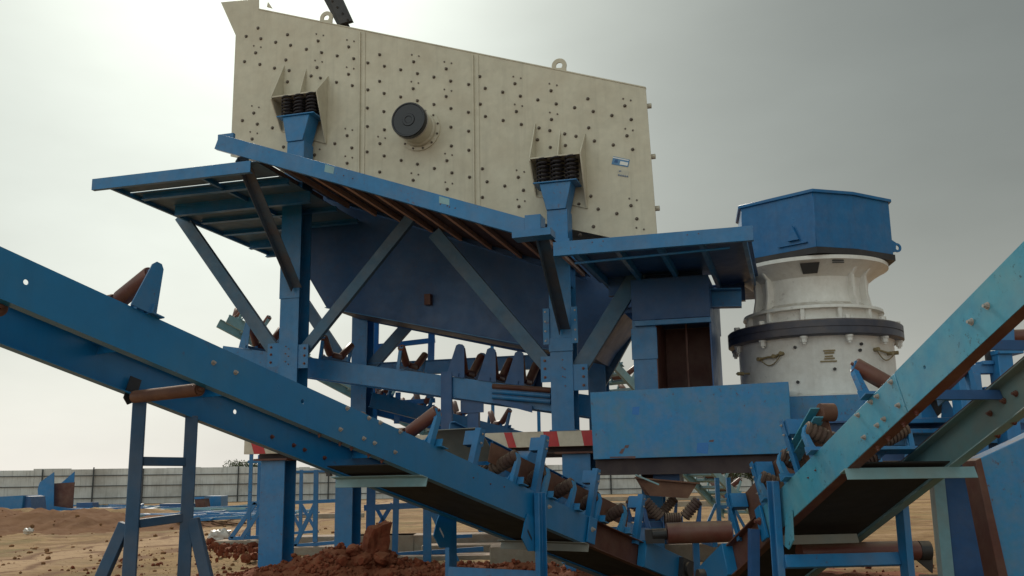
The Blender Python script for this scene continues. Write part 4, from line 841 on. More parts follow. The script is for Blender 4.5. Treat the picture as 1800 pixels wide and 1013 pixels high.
for px, py, h in ((1335, 893, 0.44), (1394, 838, 0.50), (1288, 940, 0.42)):
    x = C2.Y(px, py, 0).x
    po = part('skirt_post', MB().ext([(0, 0), (.06, 0), (.06, .008), (.008, .008), (.008, .06), (0, .06)], (x, 0.03, -0.05), (x, 0.0, h), (1, 0, 0)), BLUE, c2_)
    part('post_arm', MB().box(x + 0.01, x + 0.10, 0.02, 0.18, h - 0.16, h - 0.02), BLUE, po)
    bolts(po, [V((x + 0.03, 0.0, h - 0.05)), V((x + 0.03, 0, h - 0.14)), V((x + 0.03, 0, h - 0.3))], (0, -1, 0), sc_=0.55)
xA, xB = C2.Y(1290, 940, 0).x, C2.Y(1432, 800, 0).x
part('skirt_board', MB().box(xA, xB, 0.20, 0.208, 0.10, 0.42), RUST, c2_)
part('skirt_channel', MB().ext([(0, 0), (.1, 0), (.1, .01), (.01, .01), (.01, .09), (.1, .09), (.1, .1), (0, .1)], (xB - 0.55, 0.16, 0.18), (xB + 0.05, 0.16, 0.30)), TEAL, c2_)
part('skirt_cap', MB().tube((xB + 0.02, 0.14, 0.36), (xB + 0.02, 0.26, 0.36), 0.075, n=20), RUST, c2_)
xl2 = C2.Y(1372, 870, -0.05).x
lgn, ti, bi = c_leg(c2_, C2, xl2, -0.03, BLUE, 0.04, sgn=-1)
lgf, tj, bj = c_leg(c2_, C2, xl2, W2 + 0.04, BLUE, -0.15)
zr1 = W.Y(1480, 995, 8.0).z
za = C2.I @ V(((C2.M @ ti).x, (C2.M @ ti).y, zr1)); zb3 = C2.I @ V(((C2.M @ tj).x, (C2.M @ tj).y, zr1))
part('leg_tie', MB().beam(za, zb3, 0.05, 0.11, (0, 0, 1)), BLUE, c2_, bevel=0.004)
part('slotted_plate', MB().prism([C2.Y(*q, -0.02) for q in ((1381, 905), (1391, 896), (1394, 950), (1386, 966), (1379, 960))], (0, 0.012, 0)), TEAL, c2_)
x = C2.Y(1415, 930, 0).x
rr = part('return_roller', MB().tube(C2.I @ W.Y(1405, 972, 8.9), C2.I @ W.Y(1612, 968, 9.05), 0.085, n=28), ROLLER, c2_)
part('roller_bracket', MB().tube(C2.I @ W.Y(1615, 968, 9.05), C2.I @ W.Y(1634, 968, 9.05), 0.085, n=14).prism([C2.I @ W.Y(*p_, 9.05) for p_ in ((1607, 960), (1640, 965), (1640, 1008), (1600, 975))], C2.I.to_3x3() @ V((0, 0.03, 0))), DARK, c2_)
part('tail_leg', MB().beam(C2.I @ W.Y(1325, 930, 8.9), C2.I @ W.Y(1325, 1060, 8.9), 0.08, 0.08, (1, 0, 0)), NAVY, c2_)

# big slanted blue column close on the right
bc = thing('support_column', 'wide slanted vivid blue steel column cut by the right edge of the picture', 'column', W, W.Y(1790, 1100, 9.5))
pr = [W.Y(*p_, 9.5) for p_ in ((1722, 806), (1800, 770), (1960, 690), (1960, 1300), (1835, 1300))]
part('web_plate', MB().prism(pr, (0, 0.26, 0)), BLUE2, bc, bevel=0.008)
pr = [W.Y(*p_, 9.5) for p_ in ((1712, 810), (1722, 805), (1835, 1300), (1810, 1300))]
part('flange_plate', MB().prism([p + V((0, -0.03, 0)) for p in pr], (0, 0.3, 0)), PRIMER, bc, bevel=0.005)

# motor support frame behind the right conveyor
mf = thing('motor_stand', 'blue welded stand of posts and beams seen behind the teal conveyor at right', 'machine stand', W, W.Y(1740, 780, 11.5))
def wb(a, b_, D, w_, h_, m, name, par, up=(0, 0, 1)): return part(name, MB().beam(W.Y(*a, D), W.Y(*b_, D + 0.001), w_, h_, up), m, par, bevel=0.006)
def wpost(px0, px1, py0, py1, D, m, name, par, dy=0.25, lean=0.0):
    a = W.Y(px0, (py0 + py1) / 2, D); b_ = W.Y(px1, (py0 + py1) / 2, D); zt5 = W.Y(px0, py0, D).z; zb5 = W.Y(px0, py1, D).z
    return part(name, MB().box(a.x, b_.x, D, D + dy, zb5, zt5), m, par, bevel=0.006)
wpost(1692, 1732, 655, 800, 11.5, BLUE, 'post', mf); wpost(1764, 1790, 622, 800, 11.4, BLUE, 'post', mf)
wpost(1708, 1764, 641, 657, 11.55, BLUE, 'beam', mf, 0.15); wpost(1732, 1830, 680, 702, 11.55, BLUE, 'beam', mf, 0.15); wpost(1720, 1800, 718, 745, 11.6, BLUE, 'beam', mf, 0.15)
wpost(1755, 1800, 614, 622, 11.35, BLUE, 'cap_plate', mf, 0.3); wpost(1728, 1748, 634, 641, 11.5, BLUE, 'cap_plate', mf, 0.2)
wpost(1734, 1742, 606, 634, 11.55, DARK, 'jack_bolt', mf, 0.06); wpost(1768, 1776, 600, 614, 11.5, DARK, 'jack_bolt', mf, 0.06)
wpost(1664, 1693, 668, 702, 11.9, PALE, 'side_plate', mf, 0.3); wpost(1640, 1664, 640, 700, 12.1, NAVY, 'back_plate', mf, 0.5)
part('drum', MB().tube(W.Y(1776, 592, 11.8), W.Y(1860, 589, 11.8), 0.085, n=20), ROLLER, mf)
part('bearing_block', MB().prism([W.Y(*p_, 11.6) for p_ in ((1735, 600), (1750, 565), (1782, 566), (1784, 608), (1760, 612))], (0, 0.2, 0)), BLUE, mf)
wpost(1600, 1700, 735, 744, 12.3, BLUE, 'shelf_plate', mf, 0.8); wpost(1590, 1700, 754, 762, 12.3, BLUE, 'shelf_plate', mf, 0.8)
for px in (1620, 1655): part('gusset', MB().prism([W.Y(*p_, 12.4) for p_ in ((px, 736), (px + 30, 736), (px + 4, 690))], (0, 0.02, 0)), BLUE, mf)
part('hex_block', MB().tube(W.Y(1640, 712, 12.5), W.Y(1641, 712, 12.9), 0.16, n=6), DARK, mf)

# ================================================================== CONVEYOR UNDER THE HOPPER (in the tower)
vn, vfz = 0.75, 1.95
p0, p1 = S.Y(392, 608, vn), S.Y(1120, 706, vn)
def lift(px): # top edge line in the plane vn
    return p0 + (p1 - p0) * ((px - 392) / (1120 - 392.0))
uc = thing('belt_conveyor', 'blue inclined conveyor frame with V shaped idlers, crossing the tower behind its columns', 'conveyor', S, lift(740) + V((0, .5, -.5)))
mb = MB().ext(pc(0.36, 0.09, 0.012), p0, p1); part('side_channel', mb, BLUE, uc, bevel=0.003)
part('side_channel', MB().ext(pc(0.36, 0.09, 0.012, 1), p0 + V((0, vfz - vn, 0)), p1 + V((0, vfz - vn, 0))), BLUE, uc)
q = S.Y(785, 690, vn - 0.03); part('splice_post', MB().box(q.x - 0.10, q.x + 0.10, vn - 0.05, vn - 0.002, ZB, lift(785).z + 0.02), NAVY, uc)
q = S.Y(828, 720, vn); part('splice_post', MB().box(q.x - 0.10, q.x + 0.10, vn + 0.1, vn + 0.2, ZB, lift(828).z - 0.36), NAVY, uc)
part('column_stub', MB().box(q.x - 0.22, q.x + 0.2, vn + 0.08, vn + 0.098, lift(828).z - 0.62, lift(828).z - 0.36), NAVY, uc)
for k in range(3):
    a, b_ = S.Y(866, 679 + 9 * k, vn - 0.1), S.Y(968, 686 + 10 * k, vn - 0.1)
    part('roller_bundle_pipe', MB().tube(a, b_, 0.045, n=14), (PRIMER, BLUE, BLUE)[k], uc)
a, b_ = S.Y(866, 700, vn - .08), S.Y(935, 713, vn - .08); part('guard_plate', MB().prism([a, b_, b_ + V((0, 0, -.12)), a + V((0, 0, -.07))], (0, 0.02, 0)), NAVY, uc)
# frame aligned to this belt
UF = Frame(S.M @ p0, ((S.M @ p1) - (S.M @ p0)).normalized(), S.M.to_3x3() @ V((0, 1, 0)), V((0, 0, 1)))
UF = Frame(S.M @ p0, (S.M.to_3x3() @ (p1 - p0)).normalized(), S.M.to_3x3() @ V((0, 1, 0)), (S.M.to_3x3() @ (p1 - p0)).normalized().cross(S.M.to_3x3() @ V((0, 1, 0))))
REL = S.I @ UF.M
def idler_in(par, rel, x, W_, **kw):
    fr = idler(par, x, W_, **kw); fr.matrix_local = Matrix.Translation(-OFF.get(par, V())) @ rel; return fr
for px in (424, 560, 700): idler_in(uc, REL, UF.Y(px, 640, 0).x, vfz - vn, h=0.56 if px < 450 else 0.42, r=0.07, fm=BLUE, wide=0.10 if px < 450 else 0)
for px in (802, 858, 908): idler_in(uc, REL, UF.Y(px, 660, 0).x, vfz - vn, h=0.52, r=0.08, fm=NAVY, wide=0.17)

# ================================================================== FAR CONVEYORS AND TRESTLES BEHIND
def far_conv(label, a, b_, D0, D1_, Wf, m, n, hgt=0.3, idl=True, group=None, fm=None):
    A, B_ = W.Y(*a, D0), W.Y(*b_, D1_); x = (B_ - A).normalized(); yv = V((0, 0, 1)).cross(x).normalized(); z = x.cross(yv); F_ = Frame(A, x, yv, z); Ln = (B_ - A).length
    t_ = thing('belt_conveyor', label, 'conveyor', F_, V((Ln / 2, Wf / 2, -hgt)))
    part('side_channel', MB().ext(pc(hgt, 0.08, 0.012), (0, 0, 0), (Ln, 0, 0)), m, t_)
    part('side_channel', MB().ext(pc(hgt, 0.08, 0.012, 1), (0, Wf, 0), (Ln, Wf, 0)), m, t_)
    for k in range(n):
        x_ = Ln * (k + 0.4) / n
        if idl: idler(t_, x_, Wf, h=0.42, fm=fm or m, r=0.065)
        part('cross_bar', MB().box(x_ + 0.3, x_ + 0.37, 0.02, Wf - 0.02, -0.08, -0.01), m, t_)
    return t_, F_, Ln
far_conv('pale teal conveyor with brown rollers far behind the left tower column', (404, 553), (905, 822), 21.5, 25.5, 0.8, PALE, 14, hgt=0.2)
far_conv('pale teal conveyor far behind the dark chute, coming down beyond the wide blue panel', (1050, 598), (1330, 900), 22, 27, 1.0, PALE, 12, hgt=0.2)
far_conv('short mid blue conveyor with orange rollers behind the striped beam', (655, 690), (930, 762), 19.6, 21.5, 0.9, BLUE, 4)
PLN = iter(('low concrete plinth with the plastic bag at its left end', 'concrete plinth between the two lower columns', 'concrete plinth right of the rear lower column', 'concrete plinth ending at the long diagonal trestle leg', 'farthest concrete plinth behind the left conveyor tail', 'concrete plinth right of the rust red centre drum'))
def trestle(label, cxp, D, px_posts, zt_px, base_w, m=BLUE, group='trestles standing on concrete plinths', plinth=True, span=None, bars=(0.5,), diag=True, dy=1.1, b=0.09):
    x0 = W.Y(px_posts[0], 880, D).x; x1 = W.Y(px_posts[-1], 880, D).x
    t_ = thing('steel_trestle', label, 'trestle', W, V(((x0 + x1) / 2, D, 0)), group)
    ztp = W.Y(px_posts[0], zt_px, D).z; zb_ = 0.24
    for px in px_posts:
        x = W.Y(px, 880, D).x
        part('post', MB().box(x - b / 2, x + b / 2, D - b / 2, D + b / 2, zb_, ztp), m, t_)
    for f in bars:
        z = zb_ + (ztp - zb_) * f; part('cross_bar', MB().box(x0 + b / 2, x1 - b / 2, D - 0.03, D + 0.03, z - 0.04, z + 0.04), m, t_)
    part('cross_bar', MB().box(x0 - base_w, x1 + base_w, D - 0.031, D + 0.031, zb_ - 0.04, zb_ + 0.04), m, t_)
    if diag:
        zd = zb_ + min(1.25, (ztp - zb_) * 0.55)
        for x, s_ in ((x0, -1), (x1, 1)): part('diagonal', MB().beam(V((x + s_ * b * .5, D, zd)), V((x + s_ * base_w, D, zb_)), 0.06, 0.07, (0, 1, 0)), m, t_)
    if plinth:
        o = part('concrete_plinth', MB().box(x0 - base_w - 0.2, x1 + base_w + 0.2, D - 0.3, D + 0.3, -0.2, zb_ - 0.042), CONC, None, bevel=0.015)
        setp(o, next(PLN), 'plinth', 'concrete plinths in the yard')
    return t_
def pix_trestle(label, D, segs, plq, m=BLUE):
    q = W.Y((segs[0][0] + segs[1][0]) / 2, 950, D); t_ = thing('steel_trestle', label, 'trestle', W, V((q.x, D, 0)), 'trestles standing on concrete plinths')
    for k, (a, b_, c_, d_, w_, dz) in enumerate(segs):
        p0, p1 = W.Y(a, b_, D + dz), W.Y(c_, d_, D + dz); ww = w_ * D / FPX; vert = abs(a - c_) < 12
        part('post' if vert else ('cross_bar' if abs(b_ - d_) < 12 else 'diagonal'), MB().beam(p0, p1, 0.07, ww, (1, 0, 0) if vert else (0, 0, 1)) if vert else MB().beam(p0, p1, 0.06, ww), m, t_, bevel=0.004)
    (x0, x1, yt, D2_, dep) = plq; A, B_ = W.Y(x0, yt, D2_), W.Y(x1, yt, D2_)
    o = part('concrete_plinth', MB().box(A.x, B_.x, D2_, D2_ + dep, -0.25, (A.z + B_.z) / 2), CONC, None, bevel=0.015); setp(o, next(PLN), 'plinth', 'concrete plinths in the yard')
pix_trestle('low blue trestle left of the thick column by the white plastic bag', 24.0, [(443, 770, 437, 942, 6, 0), (457, 800, 453, 942, 6, .5), (436, 812, 500, 811, 5, 0), (436, 885, 500, 882, 6, 0), (450, 884, 406, 946, 7, 0), (466, 884, 424, 948, 7, -.3), (402, 947, 500, 942, 6, 0)], (376, 580, 950, 23.6, 0.9))
pix_trestle('blue cross braced trestle seen between the two lower columns', 22.0, [(530, 826, 528, 935, 6, .8), (556, 826, 554, 953, 8, 0), (500, 830, 600, 828, 4, 0), (505, 884, 600, 880, 6, 0), (555, 884, 518, 960, 7, 0), (528, 884, 556, 934, 5, .8), (508, 890, 528, 930, 5, .8), (514, 960, 600, 953, 6, 0), (505, 938, 560, 934, 5, .8)], (505, 600, 962, 21.6, 0.8))
pix_trestle('tall blue trestle just right of the rear lower column', 20.5, [(659, 560, 650, 985, 15, 0), (697, 860, 694, 975, 10, 0), (700, 690, 697, 745, 9, 0), (640, 893, 765, 887, 10, 0), (690, 885, 660, 935, 7, .3), (660, 890, 682, 930, 6, .3), (690, 976, 850, 965, 8, 0), (660, 610, 765, 598, 9, 0), (655, 711, 765, 704, 8, 0)], (640, 870, 978, 20.0, 0.8))
pix_trestle('blue trestle with long diagonal leg behind the left conveyor', 19.6, [(759, 575, 756, 700, 12, .6), (751, 885, 751, 990, 14, 0), (787, 885, 786, 960, 9, .5), (757, 890, 803, 990, 12, 0), (775, 945, 830, 942, 6, .8), (748, 892, 800, 889, 7, .4)], (740, 960, 958, 22.0, 0.8))
trestle('slim blue trestle behind the hopper idlers', 0, 26.0, (868, 950), 600, 0.4, bars=(0.47,))
trestle('thin blue trestle leg right of the centre idler', 0, 22.0, (1262, 1282), 840, 0.4, bars=(0.5,))
# horizontal long pipes on ground behind centre
for i, (y_, lab) in enumerate(((872, 'long low concrete beam lying farthest behind the centre idler'), (884, 'long low concrete beam lying nearer behind the centre idler'))):
    A = W.Z(1130, y_ + 8, 0.0); o = part('concrete_beam', MB().box(A.x - 4, A.x + 6, A.y, A.y + 0.5, -0.1, 0.28), CONC, None); setp(o, lab, 'concrete beam')
# plinth under the base frame / foreground
for px, py, wd, lab in ((810, 965, 2.6, 'long concrete plinth behind the left conveyor leg'), (620, 968, 1.4, 'concrete plinth at the foot of the rear lower column'), (1110, 990, 2.6, 'concrete plinth below the crossing of the two conveyors')):
    A = W.Z(px, py, 0.0); o = part('concrete_plinth', MB().box(A.x - wd, A.x + wd, A.y, A.y + 0.9, -0.2, 0.32), CONC, None, bevel=0.02); setp(o, lab, 'plinth', 'concrete plinths in the yard')

# ================================================================== CENTRE CONVEYOR (end-on V idler) AND LOADING HOPPER
cvc = thing('belt_conveyor', 'conveyor seen end on in the centre, with ringed V idler and rust red drum', 'conveyor', W, W.Y(1185, 985, 13.0))
A = W.Y(1133, 925, 13.0); B_ = W.Y(1232, 916, 13.0); Wd = B_.x - A.x
FX = Frame(V((A.x, 13.0, (A.z + B_.z) / 2)), V((0, 1, 0)), V((1, 0, 0)), V((0, 0, 1)))
def idler_w(par, x, y, z, W_, **kw):
    fr = idler(par, 0, W_, **kw); rel = Matrix.Translation(V((x, y, z))) @ Matrix(((0, 1, 0, 0), (1, 0, 0, 0), (0, 0, 1, 0), (0, 0, 0, 1)))
    fr.matrix_local = Matrix.Translation(-OFF[par]) @ rel; return fr
for k in range(2): idler_w(cvc, A.x, 13.0 + 1.9 * k, FX.M.translation.z - 0.05, Wd, ringed=True, h=0.36, r=0.075, fm=NAVY)
for x in (A.x - 0.02, B_.x): part('side_channel', MB().box(x, x + 0.06, 12.3, 16, FX.M.translation.z - 0.26, FX.M.translation.z - 0.05), BLUE, cvc)
part('head_drum', MB().tube(W.Y(1172, 938, 11.9), W.Y(1284, 934, 11.9), 0.125, n=32), ROLLER, cvc)
part('drum_bearing', MB().tube(W.Y(1146, 940, 11.9), W.Y(1171, 939, 11.9), 0.07, n=12).box(*(lambda a: (a.x - .12, a.x + .1, 11.85, 11.95, a.z - .1, a.z + .06))(W.Y(1152, 940, 11.9))), DARK, cvc)
part('leg', MB().box(A.x, A.x + 0.08, 13.2, 13.28, 0, FX.M.translation.z - 0.26), BLUE, cvc); part('leg', MB().box(B_.x - 0.08, B_.x, 13.2, 13.28, 0, FX.M.translation.z - 0.26), BLUE, cvc)
lh = thing('loading_hopper', 'rusty flared feed box above the end on V idler', 'feed box', W, W.Y(1170, 870, 13.4))
t0, t1, b0, b1 = W.Y(1118, 840, 13.4), W.Y(1224, 850, 13.4), W.Y(1145, 872, 13.4), W.Y(1208, 876, 13.4)
part('front_plate', MB().prism([t0, t1, b1, b0], (0, 0.012, 0)), RUST, lh)
part('side_plate', MB().prism([t1, t1 + V((-.2, 1.3, 0.05)), b1 + V((-.1, 1.3, 0)), b1], (0.012, 0, 0)), RUST, lh); part('side_plate', MB().prism([t0, t0 + V((0.2, 1.3, .05)), b0 + V((.1, 1.3, 0)), b0], (-0.012, 0, 0)), RUST, lh)
part('back_plate', MB().prism([t0 + V((.2, 1.3, 0.3)), t1 + V((-.2, 1.3, 0.3)), b1 + V((-.1, 1.3, 0)), b0 + V((.1, 1.3, 0))], (0, 0.012, 0)), RUST, lh)
part('rim', MB().beam(t0 + V((-.02, -.02, 0)), t1 + V((.04, -.02, 0)), 0.06, 0.02), RUST, lh)
part('ladder_strip', MB().beam(W.Y(1117, 835, 13.2), W.Y(1158, 852, 13.2), 0.05, 0.02), PALE, lh)

# ================================================================== SOIL HEAP, CLODS, BOULDERS
hc = V((-2.55, 16.1, 0))
def heap_h(x, y):
    a = math.exp(-(((x - hc.x) / 0.85) ** 2 + ((y - hc.y) / 0.9) ** 2)) * 0.46
    a += math.exp(-(((x + 3.9) / 0.9) ** 2 + ((y - 16.0) / 0.8) ** 2)) * 0.22
    a += math.exp(-(((x + 0.4) / 1.8) ** 2 + ((y - 15.8) / 0.8) ** 2)) * 0.22 + math.exp(-(((x - 3.0) / 2.5) ** 2 + ((y - 15.6) / 0.8) ** 2)) * 0.15
    return a * (1 + 0.35 * noise.noise(V((x * 2.2, y * 2.2, 0)))) + (0.10 * noise.noise(V((x * 4, y * 4, 7))) + 0.06 * noise.noise(V((x * 10, y * 10, 4))) + 0.03 * noise.noise(V((x * 22, y * 22, 4)))) * min(1, a * 5) - 0.05
mb = MB(); gx, gy = 220, 70; X0, X1, Y0, Y1 = -6.0, 6.5, 14.0, 18.0
mb.v = [V((X0 + (X1 - X0) * i / gx, Y0 + (Y1 - Y0) * j / gy, heap_h(X0 + (X1 - X0) * i / gx, Y0 + (Y1 - Y0) * j / gy))) for j in range(gy + 1) for i in range(gx + 1)]
mb.f = [(j * (gx + 1) + i, j * (gx + 1) + i + 1, (j + 1) * (gx + 1) + i + 1, (j + 1) * (gx + 1) + i) for j in range(gy) for i in range(gx)]
o = part('soil_heap', mb, ROCK); setp(o, 'heap of freshly dug red soil at the foot of the thick lower columns', 'soil heap')
def rock_mesh(r, seed, sub=2):
    bm = bmesh.new(); bmesh.ops.create_icosphere(bm, subdivisions=sub, radius=1.0)
    for v in bm.verts:
        n_ = v.co.normalized(); k = 1 + 0.35 * noise.noise(n_ * 1.3 + V((seed * 7.1, 0, 0))) + 0.15 * noise.noise(n_ * 3.5 + V((0, seed * 3.3, 0)))
        v.co = V((n_.x * k, n_.y * k * 0.85, n_.z * k * 0.7)) * r
        for ax in (V((1, .3, .2)), V((-.2, 1, .5)), V((-.7, -.2, .8)), V((.4, -.9, .1))):
            ax = ax.normalized(); dd_ = v.co.dot(ax) - r * 0.62
            if dd_ > 0: v.co -= ax * dd_ * 0.85
    me = bpy.data.meshes.new('rock'); bm.to_mesh(me); bm.free(); me.materials.append(ROCK)
    for p in me.polygons: p.use_smooth = False
    return me
rms = [rock_mesh(1.0, i, 2 if i < 3 else 1) for i in range(6)]
mb = MB()
for k in range(4200):
    if k < 3500:
        x = random.gauss(hc.x + (0 if k % 2 else 1.6), 1.5); y = random.gauss(hc.y, 0.8)
    else: x = random.uniform(-9, 7); y = random.uniform(15, 24)
    base = max(heap_h(x, y) if (X0 < x < X1 and Y0 < y < Y1) else -1, ground_h(x, y)); r = 0.012 + 0.06 * random.random() ** 3.0
    if k < 3500 and heap_h(x, y) < 0.02 and random.random() < 0.5: continue
    me = rms[3 + k % 3]; rot = Matrix.Rotation(random.random() * 6.28, 3, 'Z') @ Matrix.Rotation(random.random() * 3, 3, 'X')
    off_ = V((x, y, base + r * 0.25)); mb.add([rot @ (v.co * r) + off_ for v in me.vertices], [tuple(p.vertices) for p in me.polygons])
o = part('soil_clods', mb, ROCK); o['kind'] = 'stuff'; o['label'] = 'loose red clods and gravel strewn round the heap'; o['category'] = 'clods'
for p in o.data.polygons: p.use_smooth = False
bould = [((660, 957), 15.9, 0.30, 1.5, 'tall angular red clay boulder on top of the heap'), ((672, 982), 15.5, 0.24, 0.9, 'red boulder lying on the right slope of the heap'), ((622, 968), 15.7, 0.20, 0.9, 'pale topped red clod near the crest of the heap'), ((640, 985), 15.3, 0.16, .9, 'small red boulder below the tall one on the heap'), ((600, 985), 15.4, 0.17, .8, 'rounded clod on the left slope of the red heap'), ((520, 1002), 15.6, 0.13, .8, 'low red clod beside the thick front column'), ((705, 990), 15.6, 0.15, .8, 'flat reddish clod at the right foot of the heap'), ((432, 982), 18.5, 0.16, .8, 'dark round clod left of the thick front column')]
for i, (p_, D, r, zs_, lab) in enumerate(bould):
    q = W.Y(*p_, D); r *= 1.0 if i == 0 else 0.72; me = rock_mesh(r, i + 11, 3); o = bpy.data.objects.new('boulder', me); col.objects.link(o); o.location = q; o.scale = (1, 1, zs_); o.rotation_euler = (0.2 * i, 0.3, i * 1.3); setp(o, lab, 'boulder')
    if i == 0:
        o.rotation_euler = (0.05, 0.12, 0.4); o.scale = (1, 1, 1); bm = bmesh.new(); bmesh.ops.create_cube(bm, size=1.0); bmesh.ops.subdivide_edges(bm, edges=bm.edges, cuts=6, use_grid_fill=True)
        for v in bm.verts:
            c_ = v.co.copy(); tp = 0.72 + 0.28 * (0.5 - c_.z); v.co = V((c_.x * 0.40 * tp + 0.05 * c_.z, c_.y * 0.38, c_.z * 0.62 + c_.x * 0.12 * (c_.z + .5))); v.co += V((1, 1, 1)) * 0.0 + v.co.normalized() * (0.06 * noise.noise(c_ * 2.3) + 0.025 * noise.noise(c_ * 8))
        bm.to_mesh(me); bm.free(); me.update()
mb = MB()
for k in range(260): # dug clods at left of the plinth
    q = W.Z(random.gauss(410, 28), random.gauss(968, 8), 0); r = 0.03 + 0.10 * random.random() ** 2; me = rms[3 + k % 3]
    mb.add([v.co * r + V((q.x, q.y, 0.05 + 0.12 * random.random())) for v in me.vertices], [tuple(p.vertices) for p in me.polygons])
o = part('soil_clods', mb, ROCK); o['kind'] = 'stuff'; o['label'] = 'dark clods dug up beside the low plinth at left'; o['category'] = 'clods'
# bank of dug earth in the left distance
mb = MB(); gx, gy = 150, 40; bx0, bx1, by0, by1 = -34.0, -10.5, 28.5, 45.0
def bank_h(x, y):
    e = min(1, (bx1 - x) / 7.0) * math.exp(-((y - 38.5 - 1.2 * noise.noise(V((x * .3, 0, 0)))) / 3.6) ** 2)
    return 0.75 * e * (1 + 0.5 * noise.noise(V((x * .7, y * .7, 2)))) + (0.14 * noise.noise(V((x * 2, y * 2, 1))) + 0.07 * noise.noise(V((x * 6, y * 6, 1)))) * min(1, e * 3) - 0.10
mb.v = [V((bx0 + (bx1 - bx0) * i / gx, by0 + (by1 - by0) * j / gy, bank_h(bx0 + (bx1 - bx0) * i / gx, by0 + (by1 - by0) * j / gy))) for j in range(gy + 1) for i in range(gx + 1)]
mb.f = [(j * (gx + 1) + i, j * (gx + 1) + i + 1, (j + 1) * (gx + 1) + i + 1, (j + 1) * (gx + 1) + i) for j in range(gy) for i in range(gx)]
BANK = mat('dug_earth', (0.15, 0.07, 0.035), (0.09, 0.04, 0.022), 0.95, spec=0.05, bump=0.6, nscale=0.8, bscale=8, dust=(0.20, 0.11, 0.06), dusta=0.5)
o = part('earth_bank', mb, BANK); o['kind'] = 'structure'
random.seed(21); mb = MB()
for k in range(800):
    y = random.uniform(17, 44) if k % 2 else random.uniform(17, 26); x = -y * random.uniform(0.12, 0.56)
    zb5 = max(ground_h(x, y), bank_h(x, y) if (bx0 < x < bx1 and by0 < y < by1) else -1); r = 0.010 + 0.04 * random.random() ** 4 * (1 + y / 25); me = rms[3 + k % 3]; rot = Matrix.Rotation(random.random() * 6.28, 3, 'Z')
    mb.add([rot @ (v.co * r) + V((x, y, zb5 + r * 0.2)) for v in me.vertices], [tuple(p.vertices) for p in me.polygons])
o = part('soil_clods', mb, mat('earth_clod', (0.24, 0.125, 0.06), (0.16, 0.08, 0.04), 0.95, spec=0.05, nscale=4)); o['kind'] = 'stuff'; o['label'] = 'small brown clods scattered over the open earth at left'; o['category'] = 'clods'
# plastic bag
def bag(px, py, D, w_, h_, lab, zg=None):
    mb = MB(); c_ = W.Y(px, py, D); n_ = 22; m_ = 14; vs = []
    for j in range(m_ + 1):
        for i in range(n_):
            a = 2 * math.pi * i / n_; f = math.pi * j / m_; p = V((math.sin(f) * math.cos(a) * w_, math.sin(f) * math.sin(a) * w_ * 0.6, math.cos(f) * h_)); k = 1 + 0.5 * noise.noise(p * 6 / w_ * 0.5 + V((D, 0, 0))) + 0.25 * noise.noise(p * 14 / w_ * .5)
            vs.append(c_ + p * k)
    mb.v = vs; mb.f = [(j * n_ + i, j * n_ + (i + 1) % n_, (j + 1) * n_ + (i + 1) % n_, (j + 1) * n_ + i) for j in range(m_) for i in range(n_)]
    return setp(part('plastic_bag', mb, BAG), lab, 'plastic bag')
bag(388, 942, 25.5, 0.30, 0.17, 'crumpled translucent plastic bag lying beside the low trestle plinth'); bag(50, 934, 31, 0.16, 0.09, 'small white plastic bag on bare earth at far left')

# ================================================================== FENCE
fp0, fp1 = W.Z(-420, 898, 0), W.Z(1900, 852.0, 0)
fA, fB = W.Z(0, 890, 0), W.Z(1300, 864.5, 0)
fd = (fB - fA); fd.z = 0; flen = fd.length; fd.normalize()
fn = V((-fd.y, fd.x, 0)); fA0 = fA - fd * 45; FL = flen + 45 + 160
FF = Frame(V((fA0.x, fA0.y, 0)), fd, fn, V((0, 0, 1)))
fence = thing('boundary_fence', 'long grey corrugated sheet fence with steel posts closing off the yard', 'fence', FF, V((FL / 2, 0, 0)))
Hf = 3.2; x = 0.0; random.seed(3); mb = MB(); k = 0
while x < FL:
    wdt = 1.06 * random.choice((1, 2, 2, 3)); hh = Hf + random.uniform(-0.12, 0.12); m_ = int(wdt / 0.12); vs = []
    for i in range(m_ + 1):
        xx = x + wdt * i / m_; yy = 0.03 * (i % 2) + 0.02 * (k % 2) + 0.05 * noise.noise(V((xx * 0.4, k, 0))); vs += [(xx, yy, -0.1), (xx, yy, hh)]
    mb.add(vs, [(2 * i, 2 * i + 2, 2 * i + 3, 2 * i + 1) for i in range(m_)]); x += wdt - 0.06; k += 1
part('sheet_cladding', mb, SHEET, fence)
for z in (0.55, 1.65, 2.6): part('rail', MB().box(0, FL, -0.09, -0.03, z - 0.035, z + 0.035), POST, fence)
k = 0; x = 1.0
while x < FL and k < 60: part('post', MB().box(x - 0.06, x + 0.06, -0.2, -0.091, -0.1, Hf + (0.15 if k % 3 == 0 else 0)), POST, fence); x += 4.3; k += 1

# ================================================================== YARD ITEMS BY THE FENCE
D0 = 55
def yard_box(name, lab, quad, D, dy, m, cat):
    t_ = thing(name, lab, cat, W, W.Y(quad[0][0], quad[-1][1], D)); part('shell', MB().prism([W.Y(*q, D) for q in quad], (0, dy, 0)), m, t_, bevel=0.02); return t_
uh = thing('fabricated_chute', 'upright blue steel chute with maroon inside standing in front of the fence at left', 'chute', W, W.Y(100, 905, D0))
part('side_plate', MB().prism([W.Y(*q, D0) for q in ((66, 860), (70, 848), (95, 830), (94, 905), (70, 903))], (0, 0.05, 0)), BLUE, uh)
part('side_plate', MB().prism([W.Y(*q, D0 + 1.2) for q in ((108, 849), (131, 829), (128, 900), (110, 900))], (0, 0.05, 0)), BLUE, uh)
part('back_plate', MB().prism([W.Y(*q, D0 + .3) for q in ((94, 850), (131, 848), (127, 899), (94, 903))], (0, 0.05, 0)), PRIMER, uh)
